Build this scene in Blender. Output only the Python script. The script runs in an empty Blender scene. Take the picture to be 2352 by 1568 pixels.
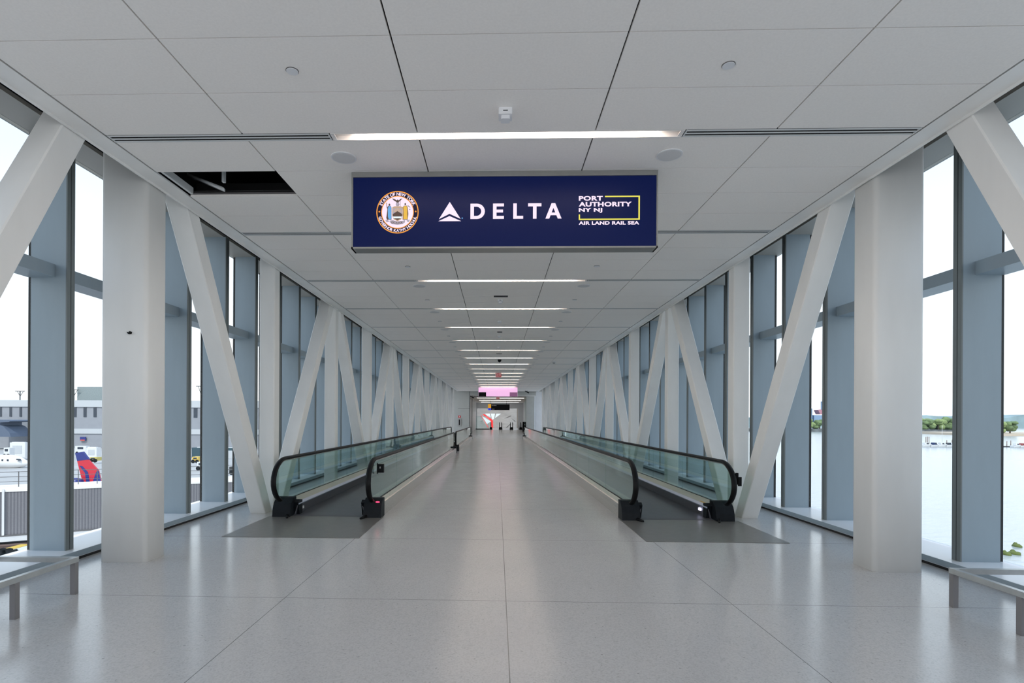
import bpy, bmesh, math, random
from mathutils import Matrix, Vector
random.seed(7)
sc = bpy.context.scene
COL = sc.collection
PI = math.pi

# ------------------------------------------------------------------ camera
F, PX, PY = 1267.0, 1104.6, 960.0          # focal length and principal point in pixels of the 2352x1568 frame
YAW, ROLL = -.0292, -.0051
cr, sr, cy_, sy_ = math.cos(ROLL), math.sin(ROLL), math.cos(YAW), math.sin(YAW)
cam_d = bpy.data.cameras.new('camera'); cam = bpy.data.objects.new('camera', cam_d); COL.objects.link(cam)
Rv = Vector((cy_*cr, -sy_*cr, -sr)); Uv = Vector((cy_*sr, -sy_*sr, cr)); Fv = Vector((sy_, cy_, 0))
m = Matrix((Rv, Uv, -Fv)).transposed().to_4x4(); m.translation = Vector((-.068, 0, 1.627)); cam.matrix_world = m
cam_d.sensor_width = 36; cam_d.sensor_fit = 'HORIZONTAL'; cam_d.lens = F*36/2352
cam_d.shift_x = (1176-PX)/2352; cam_d.shift_y = (PY-784)/2352
cam_d.clip_start = .05; cam_d.clip_end = 4000
sc.camera = cam
def ray_dir(px, py): return Rv*((px-PX)/F)+Uv*(-(py-PY)/F)+Fv
def RX(px, Y, py=960):                     # world x seen in column px at depth Y
    d = ray_dir(px, py); return -.068+Y*d.x/d.y
def RZ(px, py, Y):
    d = ray_dir(px, py); return 1.627+Y*d.z/d.y

# ------------------------------------------------------------------ world, sun, exposure
w = bpy.data.worlds.new('sky'); sc.world = w; w.use_nodes = True
nt = w.node_tree; nt.nodes.clear()
tc = nt.nodes.new('ShaderNodeTexCoord'); sep = nt.nodes.new('ShaderNodeSeparateXYZ'); ramp = nt.nodes.new('ShaderNodeValToRGB')
bg = nt.nodes.new('ShaderNodeBackground'); out = nt.nodes.new('ShaderNodeOutputWorld')
nt.links.new(tc.outputs['Generated'], sep.inputs[0]); nt.links.new(sep.outputs['Z'], ramp.inputs[0])
nt.links.new(ramp.outputs[0], bg.inputs[0]); nt.links.new(bg.outputs[0], out.inputs[0])
e = ramp.color_ramp.elements
e[0].position = 0; e[0].color = (.98, .99, 1, 1)
e[1].position = 1; e[1].color = (.43, .58, .85, 1)
for p_, c_ in ((.12, (.86, .91, .97, 1)), (.35, (.60, .685, .79, 1)), (.6, (.50, .62, .80, 1))):
    q = e.new(p_); q.color = c_
bg.inputs[1].default_value = 1.45
sun_d = bpy.data.lights.new('sun', 'SUN'); sun_d.energy = 2.2; sun_d.angle = math.radians(.8); sun_d.color = (1, .95, .88)
sun = bpy.data.objects.new('sun', sun_d); COL.objects.link(sun)
sun.rotation_euler = (math.radians(38), 0, math.radians(-5))
sc.view_settings.view_transform = 'Standard'; sc.view_settings.look = 'None'
sc.view_settings.exposure = 0.31; sc.view_settings.gamma = 1
sc.view_settings.use_curve_mapping = False
sc.cycles.max_bounces = 10; sc.cycles.diffuse_bounces = 6; sc.cycles.glossy_bounces = 5
sc.cycles.transmission_bounces = 6; sc.cycles.transparent_max_bounces = 48
sc.cycles.caustics_reflective = False; sc.cycles.caustics_refractive = False
sc.cycles.sample_clamp_indirect = 6

# ------------------------------------------------------------------ materials
def srgb(r, g, b):
    f = lambda c: c/12.92 if c <= .04045 else ((c+.055)/1.055)**2.4
    return (f(r/255), f(g/255), f(b/255), 1)
MATS = {}
def mat(name, col, rough=.5, metal=0, noise=None, bump=None, emit=None, estr=1, spec=None):
    m = bpy.data.materials.new(name); m.use_nodes = True; n = m.node_tree
    b = n.nodes['Principled BSDF']
    b.inputs['Base Color'].default_value = col; b.inputs['Roughness'].default_value = rough; b.inputs['Metallic'].default_value = metal
    if spec is not None: b.inputs['Specular IOR Level'].default_value = spec
    if noise or bump:
        t = n.nodes.new('ShaderNodeTexCoord'); mp = n.nodes.new('ShaderNodeMapping')
        n.links.new(t.outputs['Object'], mp.inputs[0])
    if noise:                                  # (scale, amount, stretch xyz)
        s_, a_, st = noise
        mp.inputs['Scale'].default_value = st
        x = n.nodes.new('ShaderNodeTexNoise'); x.inputs['Scale'].default_value = s_; x.inputs['Detail'].default_value = 6
        r = n.nodes.new('ShaderNodeValToRGB'); r.color_ramp.elements[0].position = .3; r.color_ramp.elements[1].position = .7
        r.color_ramp.elements[0].color = tuple(max(0, c*(1-a_)) for c in col[:3])+(1,)
        r.color_ramp.elements[1].color = tuple(min(1, c*(1+a_)) for c in col[:3])+(1,)
        n.links.new(mp.outputs[0], x.inputs[0]); n.links.new(x.outputs[0], r.inputs[0]); n.links.new(r.outputs[0], b.inputs['Base Color'])
    if bump:
        s_, a_ = bump
        x = n.nodes.new('ShaderNodeTexNoise'); x.inputs['Scale'].default_value = s_; x.inputs['Detail'].default_value = 4
        bp = n.nodes.new('ShaderNodeBump'); bp.inputs['Strength'].default_value = a_; bp.inputs['Distance'].default_value = .01
        n.links.new(mp.outputs[0], x.inputs[0]); n.links.new(x.outputs[0], bp.inputs['Height']); n.links.new(bp.outputs[0], b.inputs['Normal'])
    if emit:
        b.inputs['Emission Color'].default_value = emit; b.inputs['Emission Strength'].default_value = estr
    MATS[name] = m
    return m
def glass(name, tint, refl=.035, rough=0.0, edge=1.0):
    m = bpy.data.materials.new(name); m.use_nodes = True; n = m.node_tree; n.nodes.clear()
    o = n.nodes.new('ShaderNodeOutputMaterial'); mx = n.nodes.new('ShaderNodeMixShader')
    tr = n.nodes.new('ShaderNodeBsdfTransparent'); gl = n.nodes.new('ShaderNodeBsdfGlossy'); ge = n.nodes.new('ShaderNodeNewGeometry'); dt = n.nodes.new('ShaderNodeVectorMath'); dt.operation = 'DOT_PRODUCT'
    n.links.new(ge.outputs['Incoming'], dt.inputs[0]); n.links.new(ge.outputs['Normal'], dt.inputs[1])
    def mnode(op, a, b):
        q = n.nodes.new('ShaderNodeMath'); q.operation = op
        for i_, v_ in enumerate((a, b)):
            if v_ is None: continue
            if isinstance(v_, (int, float)): q.inputs[i_].default_value = v_
            else: n.links.new(v_, q.inputs[i_])
        return q.outputs[0]
    c_ = mnode('ABSOLUTE', dt.outputs['Value'], None); c5 = mnode('POWER', mnode('SUBTRACT', 1, c_), 5)
    fr = mnode('ADD', mnode('MULTIPLY', c5, .9), refl)
    mth = n.nodes.new('ShaderNodeMath'); mth.operation = 'MULTIPLY'; mth.inputs[1].default_value = edge
    tr.inputs[0].default_value = tint; gl.inputs['Roughness'].default_value = rough; gl.inputs[0].default_value = (.93, .98, .97, 1)
    n.links.new(fr, mth.inputs[0]); n.links.new(mth.outputs[0], mx.inputs[0])
    n.links.new(tr.outputs[0], mx.inputs[1]); n.links.new(gl.outputs[0], mx.inputs[2]); n.links.new(mx.outputs[0], o.inputs[0])
    MATS[name] = m
    return m
steel = mat('white_painted_steel', (.92, .90, .865, 1), .42, noise=(3, .035, (1, 1, .25)))
ceil_m = mat('ceiling_panel_white', (.93, .885, .835, 1), .75, noise=(60, .025, (1, 1, 1)))
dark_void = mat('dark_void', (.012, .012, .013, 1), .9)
gap_m = mat('shadow_gap_grey', (.035, .033, .033, 1), .8)
fit_m = mat('fitting_grey', (.12, .115, .115, 1), .7)
mull = mat('grey_aluminium_paint', (.30, .365, .41, 1), .38, noise=(8, .03, (1, 1, .2)))
mull_d = mat('grey_aluminium_edge', (.17, .19, .19, 1), .4)
groove = mat('groove_black', (.02, .02, .02, 1), .7)
head_m = mat('window_head_grey', (.40, .38, .345, 1), .5)
sill_m = mat('white_metal_sill', (.86, .87, .88, 1), .3)
win_g = glass('window_glass', (.96, .985, .985, 1), edge=.8)
bal_g = glass('green_tinted_glass', (.80, .895, .875, 1), edge=1.25)
door_g = glass('partition_glass', (.90, .95, .94, 1), edge=.9)
rubber = mat('black_rubber', (.006, .006, .0065, 1), .45, spec=.2)
blackp = mat('black_casting', (.007, .009, .012, 1), .55, spec=.25, noise=(20, .2, (1, 1, 1)))
deck_m = mat('beige_steel_deck', (.55, .51, .42, 1), .35, .3, noise=(4, .05, (1, .1, 1)))
trim_m = mat('blue_grey_trim', (.48, .53, .66, 1), .35, .2)
skirt_m = mat('dark_grey_skirt', (.115, .115, .13, 1), .45, .1)
clad_m = mat('brushed_steel_cladding', (.66, .645, .61, 1), .22, .85, noise=(5, .05, (1, .05, 6)))
steelb = mat('bench_steel', (.52, .52, .51, 1), .35, .75, noise=(15, .06, (1, 1, 1)))
legm = mat('bench_leg_steel', (.30, .28, .28, 1), .4, .7)
frame_m = mat('sign_frame_metal', (.30, .30, .285, 1), .4, .5, noise=(6, .06, (1, 1, 1)))
lens_m = mat('light_lens', (1, .9, .8, 1), .5, emit=(1, .86, .74, 1), estr=12)
spot_m = mat('light_end_spot', (1, .9, .8, 1), .5, emit=(1, .8, .72, 1), estr=3)
lighth = mat('light_housing_white', (.80, .78, .76, 1), .35)
diff_m = mat('diffuser_grey', (.70, .71, .70, 1), .4)
plastic = mat('white_plastic', (.78, .78, .79, 1), .4)
grille = mat('speaker_grille', (.68, .67, .66, 1), .6, noise=(900, .25, (1, 1, 1)))
navy = mat('screen_navy', (.004, .006, .03, 1), .35, emit=srgb(1, 12, 54), estr=.8, spec=.15)
s_white = mat('screen_pinkish_white', (.3, .3, .3, 1), .4, emit=srgb(228, 205, 228), estr=.82, spec=.15)
s_orange = mat('screen_orange', (.2, .1, .02, 1), .4, emit=srgb(240, 150, 60), estr=.82, spec=.15)
s_black = mat('screen_dark_navy', (.004, .004, .01, 1), .4, emit=srgb(16, 14, 44), estr=.82, spec=.15)
s_blue = mat('screen_sky_blue', (.05, .1, .2, 1), .4, emit=srgb(95, 160, 210), estr=.82, spec=.15)
s_gold = mat('screen_gold', (.2, .15, .02, 1), .4, emit=srgb(215, 165, 70), estr=.82, spec=.15)
s_yellow = mat('screen_yellow', (.2, .2, .02, 1), .4, emit=srgb(222, 212, 90), estr=.82, spec=.15)
s_brown = mat('screen_brown', (.05, .03, .02, 1), .4, emit=srgb(75, 62, 60), estr=.82, spec=.15)
s_grey = mat('screen_grey', (.05, .05, .05, 1), .4, emit=srgb(170, 160, 175), estr=.82, spec=.15)
s_tan = mat('screen_tan', (.05, .05, .05, 1), .4, emit=srgb(190, 160, 130), estr=.82, spec=.15)
s_pink = mat('screen_pink', (.3, .2, .25, 1), .4, emit=srgb(232, 180, 224), estr=.82, spec=.15)
s_mauve = mat('screen_mauve', (.1, .05, .1, 1), .4, emit=srgb(120, 80, 110), estr=.82, spec=.15)
s_red = mat('screen_red', (.3, .01, .01, 1), .4, emit=srgb(255, 70, 72), estr=.82, spec=.15)
s_pred = mat('screen_pale_red', (.3, .05, .05, 1), .4, emit=srgb(225, 110, 115), estr=.82, spec=.15)
s_ice = mat('screen_ice', (.3, .3, .3, 1), .4, emit=srgb(212, 226, 236), estr=.82, spec=.15)
red_l = mat('red_indicator', (.5, .01, .03, 1), .4, emit=(1, .04, .12, 1), estr=2)
wht_l = mat('white_indicator', (.5, .5, .6, 1), .4, emit=(.75, .75, 1, 1), estr=2.5)
red_p = mat('red_sign_face', (.45, .012, .015, 1), .5, emit=(.35, .01, .01, 1), estr=.25)
letter_w = mat('letter_white', (.7, .62, .62, 1), .5, emit=(.8, .6, .6, 1), estr=.25)
amber = mat('amber_label', (.75, .42, .06, 1), .5)
wall_m = mat('end_wall_grey', (.52, .53, .50, 1), .5, noise=(2, .04, (1, 1, 1)))
wall_w = mat('end_wall_pale', (.74, .76, .78, 1), .4, noise=(2, .03, (1, 1, 1)))
marble = mat('marble_wall', (.55, .53, .50, 1), .3, noise=(.6, .14, (1, 1, 3)))
vein_m = mat('marble_vein', (.14, .13, .12, 1), .5)
extm = mat('cabinet_grey', (.45, .44, .42, 1), .4)
blackm = mat('matt_black', (.006, .006, .007, 1), .6, spec=.15)
sign_org = mat('sign_orange', (.75, .42, .03, 1), .5, emit=srgb(215, 150, 40), estr=.5)
sign_blu = mat('sign_blue', (.01, .02, .6, 1), .5, emit=srgb(20, 30, 190), estr=.7)

def floor_mat():
    m = bpy.data.materials.new('terrazzo'); m.use_nodes = True; n = m.node_tree; L = n.links.new
    b = n.nodes['Principled BSDF']; b.inputs['Roughness'].default_value = .19
    b.inputs['Specular IOR Level'].default_value = .8
    t = n.nodes.new('ShaderNodeTexCoord')
    v = n.nodes.new('ShaderNodeTexVoronoi'); v.inputs['Scale'].default_value = 95
    L(t.outputs['Object'], v.inputs[0])
    r = n.nodes.new('ShaderNodeValToRGB'); r.color_ramp.interpolation = 'CONSTANT'
    L(v.outputs['Color'], r.inputs[0])
    els = r.color_ramp.elements
    els[0].position = 0; els[0].color = (.53, .515, .50, 1); els[1].position = .2; els[1].color = (.575, .56, .55, 1)
    for p_, c_ in ((.5, (.62, .605, .59, 1)), (.86, (.57, .55, .535, 1)), (.95, (.40, .385, .375, 1))):
        q = els.new(p_); q.color = c_
    cl = n.nodes.new('ShaderNodeTexNoise'); cl.inputs['Scale'].default_value = .7; cl.inputs['Detail'].default_value = 3
    L(t.outputs['Object'], cl.inputs[0])
    mr = n.nodes.new('ShaderNodeMapRange'); mr.inputs[3].default_value = .93; mr.inputs[4].default_value = 1.05
    L(cl.outputs[0], mr.inputs[0])
    mul = n.nodes.new('ShaderNodeVectorMath'); mul.operation = 'SCALE'
    L(r.outputs[0], mul.inputs[0]); L(mr.outputs[0], mul.inputs['Scale'])
    # joints between the poured bays
    sp = n.nodes.new('ShaderNodeSeparateXYZ'); L(t.outputs['Object'], sp.inputs[0])
    def line(sock, period, off, hw):
        a = n.nodes.new('ShaderNodeMath'); a.operation = 'ADD'; a.inputs[1].default_value = -off + period*200.5; L(sp.outputs[sock], a.inputs[0])
        mo = n.nodes.new('ShaderNodeMath'); mo.operation = 'MODULO'; mo.inputs[1].default_value = period; L(a.outputs[0], mo.inputs[0])
        s2 = n.nodes.new('ShaderNodeMath'); s2.operation = 'SUBTRACT'; s2.inputs[1].default_value = period/2; L(mo.outputs[0], s2.inputs[0])
        ab = n.nodes.new('ShaderNodeMath'); ab.operation = 'ABSOLUTE'; L(s2.outputs[0], ab.inputs[0])
        lt = n.nodes.new('ShaderNodeMath'); lt.operation = 'LESS_THAN'; lt.inputs[1].default_value = hw; L(ab.outputs[0], lt.inputs[0])
        return lt
    a, c = line('X', 1.99, .02, .0032), line('Y', 2.48, 4.92, .0035)
    ax_ = n.nodes.new('ShaderNodeMath'); ax_.operation = 'ABSOLUTE'; L(sp.outputs['X'], ax_.inputs[0])
    lx = n.nodes.new('ShaderNodeMath'); lx.operation = 'LESS_THAN'; lx.inputs[1].default_value = 3.0; L(ax_.outputs[0], lx.inputs[0])
    am = n.nodes.new('ShaderNodeMath'); am.operation = 'MULTIPLY'; L(a.outputs[0], am.inputs[0]); L(lx.outputs[0], am.inputs[1]); a = am
    mxm = n.nodes.new('ShaderNodeMath'); mxm.operation = 'MAXIMUM'; L(a.outputs[0], mxm.inputs[0]); L(c.outputs[0], mxm.inputs[1])
    mx = n.nodes.new('ShaderNodeMix'); mx.data_type = 'RGBA'; mx.inputs['B'].default_value = (.22, .21, .20, 1)
    L(mxm.outputs[0], mx.inputs['Factor']); L(mul.outputs[0], mx.inputs['A']); L(mx.outputs['Result'], b.inputs['Base Color'])
    nz = n.nodes.new('ShaderNodeTexNoise'); nz.inputs['Scale'].default_value = 3.2; nz.inputs['Detail'].default_value = 5
    L(t.outputs['Object'], nz.inputs[0])
    r2 = n.nodes.new('ShaderNodeMapRange'); r2.inputs[3].default_value = .13; r2.inputs[4].default_value = .24
    L(nz.outputs[0], r2.inputs[0]); L(r2.outputs[0], b.inputs['Roughness'])
    bp = n.nodes.new('ShaderNodeBump'); bp.inputs['Strength'].default_value = .12; bp.inputs['Distance'].default_value = .01
    n3 = n.nodes.new('ShaderNodeTexNoise'); n3.inputs['Scale'].default_value = 1.6; n3.inputs['Detail'].default_value = 2
    L(t.outputs['Object'], n3.inputs[0]); L(n3.outputs[0], bp.inputs['Height']); L(bp.outputs[0], b.inputs['Normal'])
    MATS['terrazzo'] = m
    return m
terrazzo = floor_mat()
def ribbed(name, c1, c2, period, rough, axis='X', metal=.4):
    m = bpy.data.materials.new(name); m.use_nodes = True; n = m.node_tree; L = n.links.new
    b = n.nodes['Principled BSDF']; b.inputs['Roughness'].default_value = rough; b.inputs['Metallic'].default_value = metal
    t = n.nodes.new('ShaderNodeTexCoord'); wv = n.nodes.new('ShaderNodeTexWave')
    wv.bands_direction = axis; wv.inputs['Scale'].default_value = 1/period/3.18; wv.inputs['Distortion'].default_value = 0
    L(t.outputs['Object'], wv.inputs[0])
    r = n.nodes.new('ShaderNodeValToRGB'); r.color_ramp.elements[0].color = c1; r.color_ramp.elements[1].color = c2
    r.color_ramp.elements[0].position = .35; r.color_ramp.elements[1].position = .65
    L(wv.outputs[0], r.inputs[0])
    nz = n.nodes.new('ShaderNodeTexNoise'); nz.inputs['Scale'].default_value = 9
    L(t.outputs['Object'], nz.inputs[0])
    mr = n.nodes.new('ShaderNodeMapRange'); mr.inputs[3].default_value = .85; mr.inputs[4].default_value = 1.15; L(nz.outputs[0], mr.inputs[0])
    mul = n.nodes.new('ShaderNodeVectorMath'); mul.operation = 'SCALE'; L(r.outputs[0], mul.inputs[0]); L(mr.outputs[0], mul.inputs['Scale'])
    L(mul.outputs[0], b.inputs['Base Color'])
    MATS[name] = m
    return m
plate_m = ribbed('ribbed_floor_plate', (.17, .165, .155, 1), (.30, .29, .27, 1), .016, .33)
belt_m = ribbed('ribbed_belt', (.085, .09, .105, 1), (.18, .19, .215, 1), .02, .42)
corr_m = ribbed('corrugated_cladding', (.13, .125, .14, 1), (.20, .195, .21, 1), .18, .6, metal=0)

# ------------------------------------------------------------------ mesh helpers
class MB:
    def __init__(s): s.v = []; s.f = []; s.m = []; s.mats = []; s.sm = []
    def mi(s, m):
        if m not in s.mats: s.mats.append(m)
        return s.mats.index(m)
    def add(s, vs, fs, m, smooth=False):
        o = len(s.v); i = s.mi(m); s.v += [tuple(v) for v in vs]
        for f in fs: s.f.append([o+k for k in f]); s.m.append(i); s.sm.append(smooth)
        return s
    def box(s, x0, x1, y0, y1, z0, z1, m):
        if x0 > x1: x0, x1 = x1, x0
        if y0 > y1: y0, y1 = y1, y0
        if z0 > z1: z0, z1 = z1, z0
        return s.add([(x, y, z) for z in (z0, z1) for y in (y0, y1) for x in (x0, x1)],
                     [(0, 2, 3, 1), (4, 5, 7, 6), (0, 1, 5, 4), (2, 6, 7, 3), (0, 4, 6, 2), (1, 3, 7, 5)], m)
    def prism(s, poly, a, b, m, axis='z', smooth=False):
        """poly in the plane across axis, pushed from a to b"""
        def P(u, v, t): return {'z': (u, v, t), 'y': (u, t, v), 'x': (t, u, v)}[axis]
        n = len(poly)
        vs = [P(u, v, a) for u, v in poly]+[P(u, v, b) for u, v in poly]
        fs = [tuple(range(n))[::-1], tuple(range(n, 2*n))]
        s.add(vs, fs, m)
        o = len(s.v)-2*n; i = s.mi(m)
        for k in range(n): s.f.append([o+k, o+(k+1) % n, o+n+(k+1) % n, o+n+k]); s.m.append(i); s.sm.append(smooth)
        return s
    def loft(s, rings, m, cap=True, smooth=True, closed=True):
        n = len(rings[0]); vs = [p for r in rings for p in r]; fs = []
        for a in range(len(rings)-1):
            for k in range(n if closed else n-1):
                fs.append((a*n+k, a*n+(k+1) % n, (a+1)*n+(k+1) % n, (a+1)*n+k))
        if cap: fs += [tuple(range(n))[::-1], tuple(range((len(rings)-1)*n, len(rings)*n))]
        return s.add(vs, fs, m, smooth)
    def tube(s, pts, r, m, n=10, squash=None):
        pts = [Vector(p) for p in pts]; rings = []
        for i, p in enumerate(pts):
            d = (pts[min(i+1, len(pts)-1)]-pts[max(i-1, 0)]).normalized()
            up = Vector((1, 0, 0)) if abs(d.x) < .9 else Vector((0, 0, 1))
            a = d.cross(up).normalized(); b = d.cross(a).normalized()
            ra, rb = (r, r) if squash is None else squash
            rr = r[i] if isinstance(r, (list, tuple)) else None
            if rr is not None: ra = rb = rr
            rings.append([p+a*ra*math.cos(2*PI*k/n)+b*rb*math.sin(2*PI*k/n) for k in range(n)])
        return s.loft(rings, m)
    def disc(s, cx, cy, z0, z1, r, m, n=28):
        return s.prism([(cx+r*math.cos(2*PI*k/n), cy+r*math.sin(2*PI*k/n)) for k in range(n)], z0, z1, m, smooth=True)
    def build(s, name, parent=None, **kw):
        me = bpy.data.meshes.new(name); me.from_pydata(s.v, [], s.f); me.update()
        for m in s.mats: me.materials.append(m)
        me.polygons.foreach_set('material_index', s.m); me.polygons.foreach_set('use_smooth', s.sm)
        bm = bmesh.new(); bm.from_mesh(me); bmesh.ops.recalc_face_normals(bm, faces=bm.faces); bm.to_mesh(me); bm.free()
        return link(name, me, parent, **kw)
def link(name, me, parent=None, label=None, cat=None, group=None, kind=None, loc=None):
    o = bpy.data.objects.new(name, me); COL.objects.link(o)
    if parent: o.parent = parent
    if loc: o.location = loc
    tag(o, label, cat, group, kind)
    return o
def tag(o, label=None, cat=None, group=None, kind=None):
    if label: o['label'] = label
    if cat: o['category'] = cat
    if group: o['group'] = group
    if kind: o['kind'] = kind
def thing(name, label, cat, group=None, loc=(0, 0, 0), kind=None):
    o = bpy.data.objects.new(name, None); COL.objects.link(o); o.location = loc; o.empty_display_size = .1
    tag(o, label, cat, group, kind)
    return o
def children(o): return [c for c in ALLOBJ() if c.parent == o]
def ALLOBJ(): return list(COL.objects)
def copy_tree(o, loc, label=None, kids=None):
    c = o.copy(); COL.objects.link(c); c.location = loc
    if label: c['label'] = label
    for ch, gs in (kids if kids is not None else [(k, list(k.children)) for k in o.children]):
        d = ch.copy(); COL.objects.link(d); d.parent = c
        for g in gs:
            h = g.copy(); COL.objects.link(h); h.parent = d
    return c
ORD = ['first', 'second', 'third', 'fourth', 'fifth', 'sixth', 'seventh', 'eighth', 'ninth', 'tenth', 'eleventh', 'twelfth', 'thirteenth',
       'fourteenth', 'fifteenth', 'sixteenth', 'seventeenth', 'eighteenth', 'nineteenth', 'twentieth']
def ordn(i):
    if i < 20: return ORD[i]
    t, u = divmod(i+1, 10)
    tens = {2: 'twenty', 3: 'thirty', 4: 'forty'}[t]
    return {2: 'twentieth', 3: 'thirtieth', 4: 'fortieth'}[t] if u == 0 else tens+'-'+ORD[u-1]
SIDE = {-1: 'left', 1: 'right'}
def rrect(x0, x1, y0, y1, r, n=4):
    p = []
    for cx, cy, a in ((x1-r, y1-r, 0), (x0+r, y1-r, 90), (x0+r, y0+r, 180), (x1-r, y0+r, 270)):
        for k in range(n+1):
            t = math.radians(a+90*k/n); p.append((cx+r*math.cos(t), cy+r*math.sin(t)))
    return p

# text as meshes
def text_mesh(s, size=1, bold=0, sx=1, align='LEFT', spacing=1):
    c = bpy.data.curves.new('t', 'FONT'); c.body = s; c.size = size; c.offset = bold; c.align_x = align; c.space_character = spacing
    c.resolution_u = 4
    o = bpy.data.objects.new('t', c); COL.objects.link(o)
    bpy.context.view_layer.update()
    me = bpy.data.meshes.new_from_object(o.evaluated_get(bpy.context.evaluated_depsgraph_get()))
    COL.objects.unlink(o); bpy.data.objects.remove(o)
    vs = [(v.co.x*sx, v.co.y) for v in me.vertices]; fs = [tuple(p.vertices) for p in me.polygons]
    bpy.data.meshes.remove(me)
    return vs, fs
def bbox(vs):
    return min(v[0] for v in vs), max(v[0] for v in vs), min(v[1] for v in vs), max(v[1] for v in vs)
def put_text(mb, s, x0, x1, z0, z1, y, m, bold=0.0):
    """flat letters on the plane Y=y facing the camera, fitted to the box"""
    vs, fs = text_mesh(s, 1, bold, spacing=1.06); a, b, c, d = bbox(vs)
    mb.add([(x0+(u-a)/(b-a)*(x1-x0), y, z0+(v-c)/(d-c)*(z1-z0)) for u, v in vs], fs, m)

# ------------------------------------------------------------------ levels
ZC = 4.247                         # ceiling
Y0, Y1 = -8.0, 54.0
BAY, S0 = 2.697, 5.11              # light strips
XB = [-3.735, -2.44, -.813, .813, 2.44, 3.735]

# ------------------------------------------------------------------ floor
MB().box(-4.82, 4.82, Y0, 81.0, -.25, 0, terrazzo).build('floor', label='pale polished terrazzo floor with thin joints', cat='floor', kind='structure')
MB().box(-5.5, 5.5, Y0, 90, -.9, -.26, wall_m).build('floor_slab', label='underside slab of the bridge below the terrazzo', cat='floor', kind='structure')
MB().box(-5.6, 5.6, Y0, 90, 5.05, 5.5, wall_m).build('roof', label='flat roof deck over the corridor', cat='roof', kind='structure')

# ------------------------------------------------------------------ ceiling panels
cm = MB()
g = .0065
NB = 18
def rows():
    r = []
    for k in range(-5, NB):
        a = S0+BAY*k+.065; b = S0+BAY*(k+1)-.065
        for j in range(4): r.append((a+(b-a)*j/4, a+(b-a)*(j+1)/4, k, j))
    return r
for (a, b, k, j) in rows():
    for i in range(5):
        if k == 0 and j == 1 and i == 0: continue                  # the missing panel
        cm.box(XB[i]+g, XB[i+1]-g, a+.0040, min(b, Y1)-.0040, ZC, ZC+.022, ceil_m)
for k in range(-5, 0):                                             # filler strips behind the camera
    y = S0+BAY*k; cm.box(-3.73, 3.73, y-.06, y+.06, ZC, ZC+.022, ceil_m)
cm.build('ceiling', label='grid of flat white metal ceiling panels with thin dark joints', cat='ceiling', kind='structure')
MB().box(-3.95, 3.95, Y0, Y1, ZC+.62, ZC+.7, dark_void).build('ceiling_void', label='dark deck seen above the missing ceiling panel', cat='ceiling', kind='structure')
mb = MB()
for s in (-1, 1):                                                  # dark closure over the ceiling joints, leaving the hole open
    pass
mb.box(-2.42, 3.74, Y0, Y1, ZC+.06, ZC+.07, gap_m).box(-3.74, -2.42, Y0, 5.80, ZC+.06, ZC+.07, gap_m).box(-3.74, -2.42, 6.47, Y1, ZC+.06, ZC+.07, gap_m)
mb.build('trim_1', label='grey backing grid behind the ceiling joints', cat='ceiling trim', kind='structure')
# hanger bars and grid rail in the hole
t = thing('ceiling_hanger', 'slanted metal hanger strut inside the missing ceiling panel opening', 'hanger')
MB().tube([(-3.86, 6.63, ZC+.33), (-3.27, 6.36, ZC+.035)], .02, diff_m, 4, squash=(.030, .012)).build('strut', t)
MB().box(-3.22, -3.19, 6.2, 6.24, ZC+.06, ZC+.6, diff_m).build('hanger_rod', t)
t = thing('ceiling_grid_rail', 'exposed grey grid rail framing the missing panel opening', 'rail')
MB().box(-3.70, -2.45, 6.462, 6.50, ZC+.022, ZC+.045, legm).build('cross_rail', t)
MB().box(-3.72, -3.69, 5.82, 6.455, ZC+.022, ZC+.10, diff_m).build('edge_rail', t)
MB().box(-3.9, -2.0, 6.9, 6.95, ZC+.2, ZC+.34, gap_m).build('joist', t)

# ------------------------------------------------------------------ soffit bands along both walls
for s in (-1, 1):
    b = MB()
    b.box(s*3.765, s*3.962, Y0, Y1, ZC+.012, ZC+.03, steel)        # soffit
    b.box(s*3.955, s*3.968, Y0, Y1, ZC-.012, ZC+.03, steel)        # lip
    b.box(s*3.962, s*3.967, Y0, Y1, ZC+.03, 5.04, dark_void)  # unlit back of the band, its shade put into the colour
    b.build('trim_%d' % (2 if s < 0 else 3), label='white soffit band between the ceiling and the %s row of trusses' % SIDE[s], cat='soffit', kind='structure')
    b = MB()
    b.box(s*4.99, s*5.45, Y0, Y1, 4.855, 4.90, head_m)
    b.box(s*3.97, s*4.99, Y0, Y1, 4.98, 5.0, dark_void)  # shade of the recess painted as near-black colour
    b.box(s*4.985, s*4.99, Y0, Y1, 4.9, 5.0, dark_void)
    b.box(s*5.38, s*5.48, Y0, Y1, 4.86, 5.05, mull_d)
    b.build('trim_%d' % (4 if s < 0 else 5), label='grey window head and recess coloured dark for shade above the %s glazing' % SIDE[s], cat='window head', kind='structure')
    b = MB()
    b.box(s*4.82, s*5.48, Y0, Y1, .03, .10, sill_m)
    b.box(s*4.84, s*5.48, Y0, Y1, -.25, .03, gap_m)
    b.box(s*4.815, s*4.822, Y0, Y1, .035, .098, mull)
    b.build('trim_%d' % (6 if s < 0 else 7), label='low white metal sill below the %s glazing' % SIDE[s], cat='sill', kind='structure')

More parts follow.
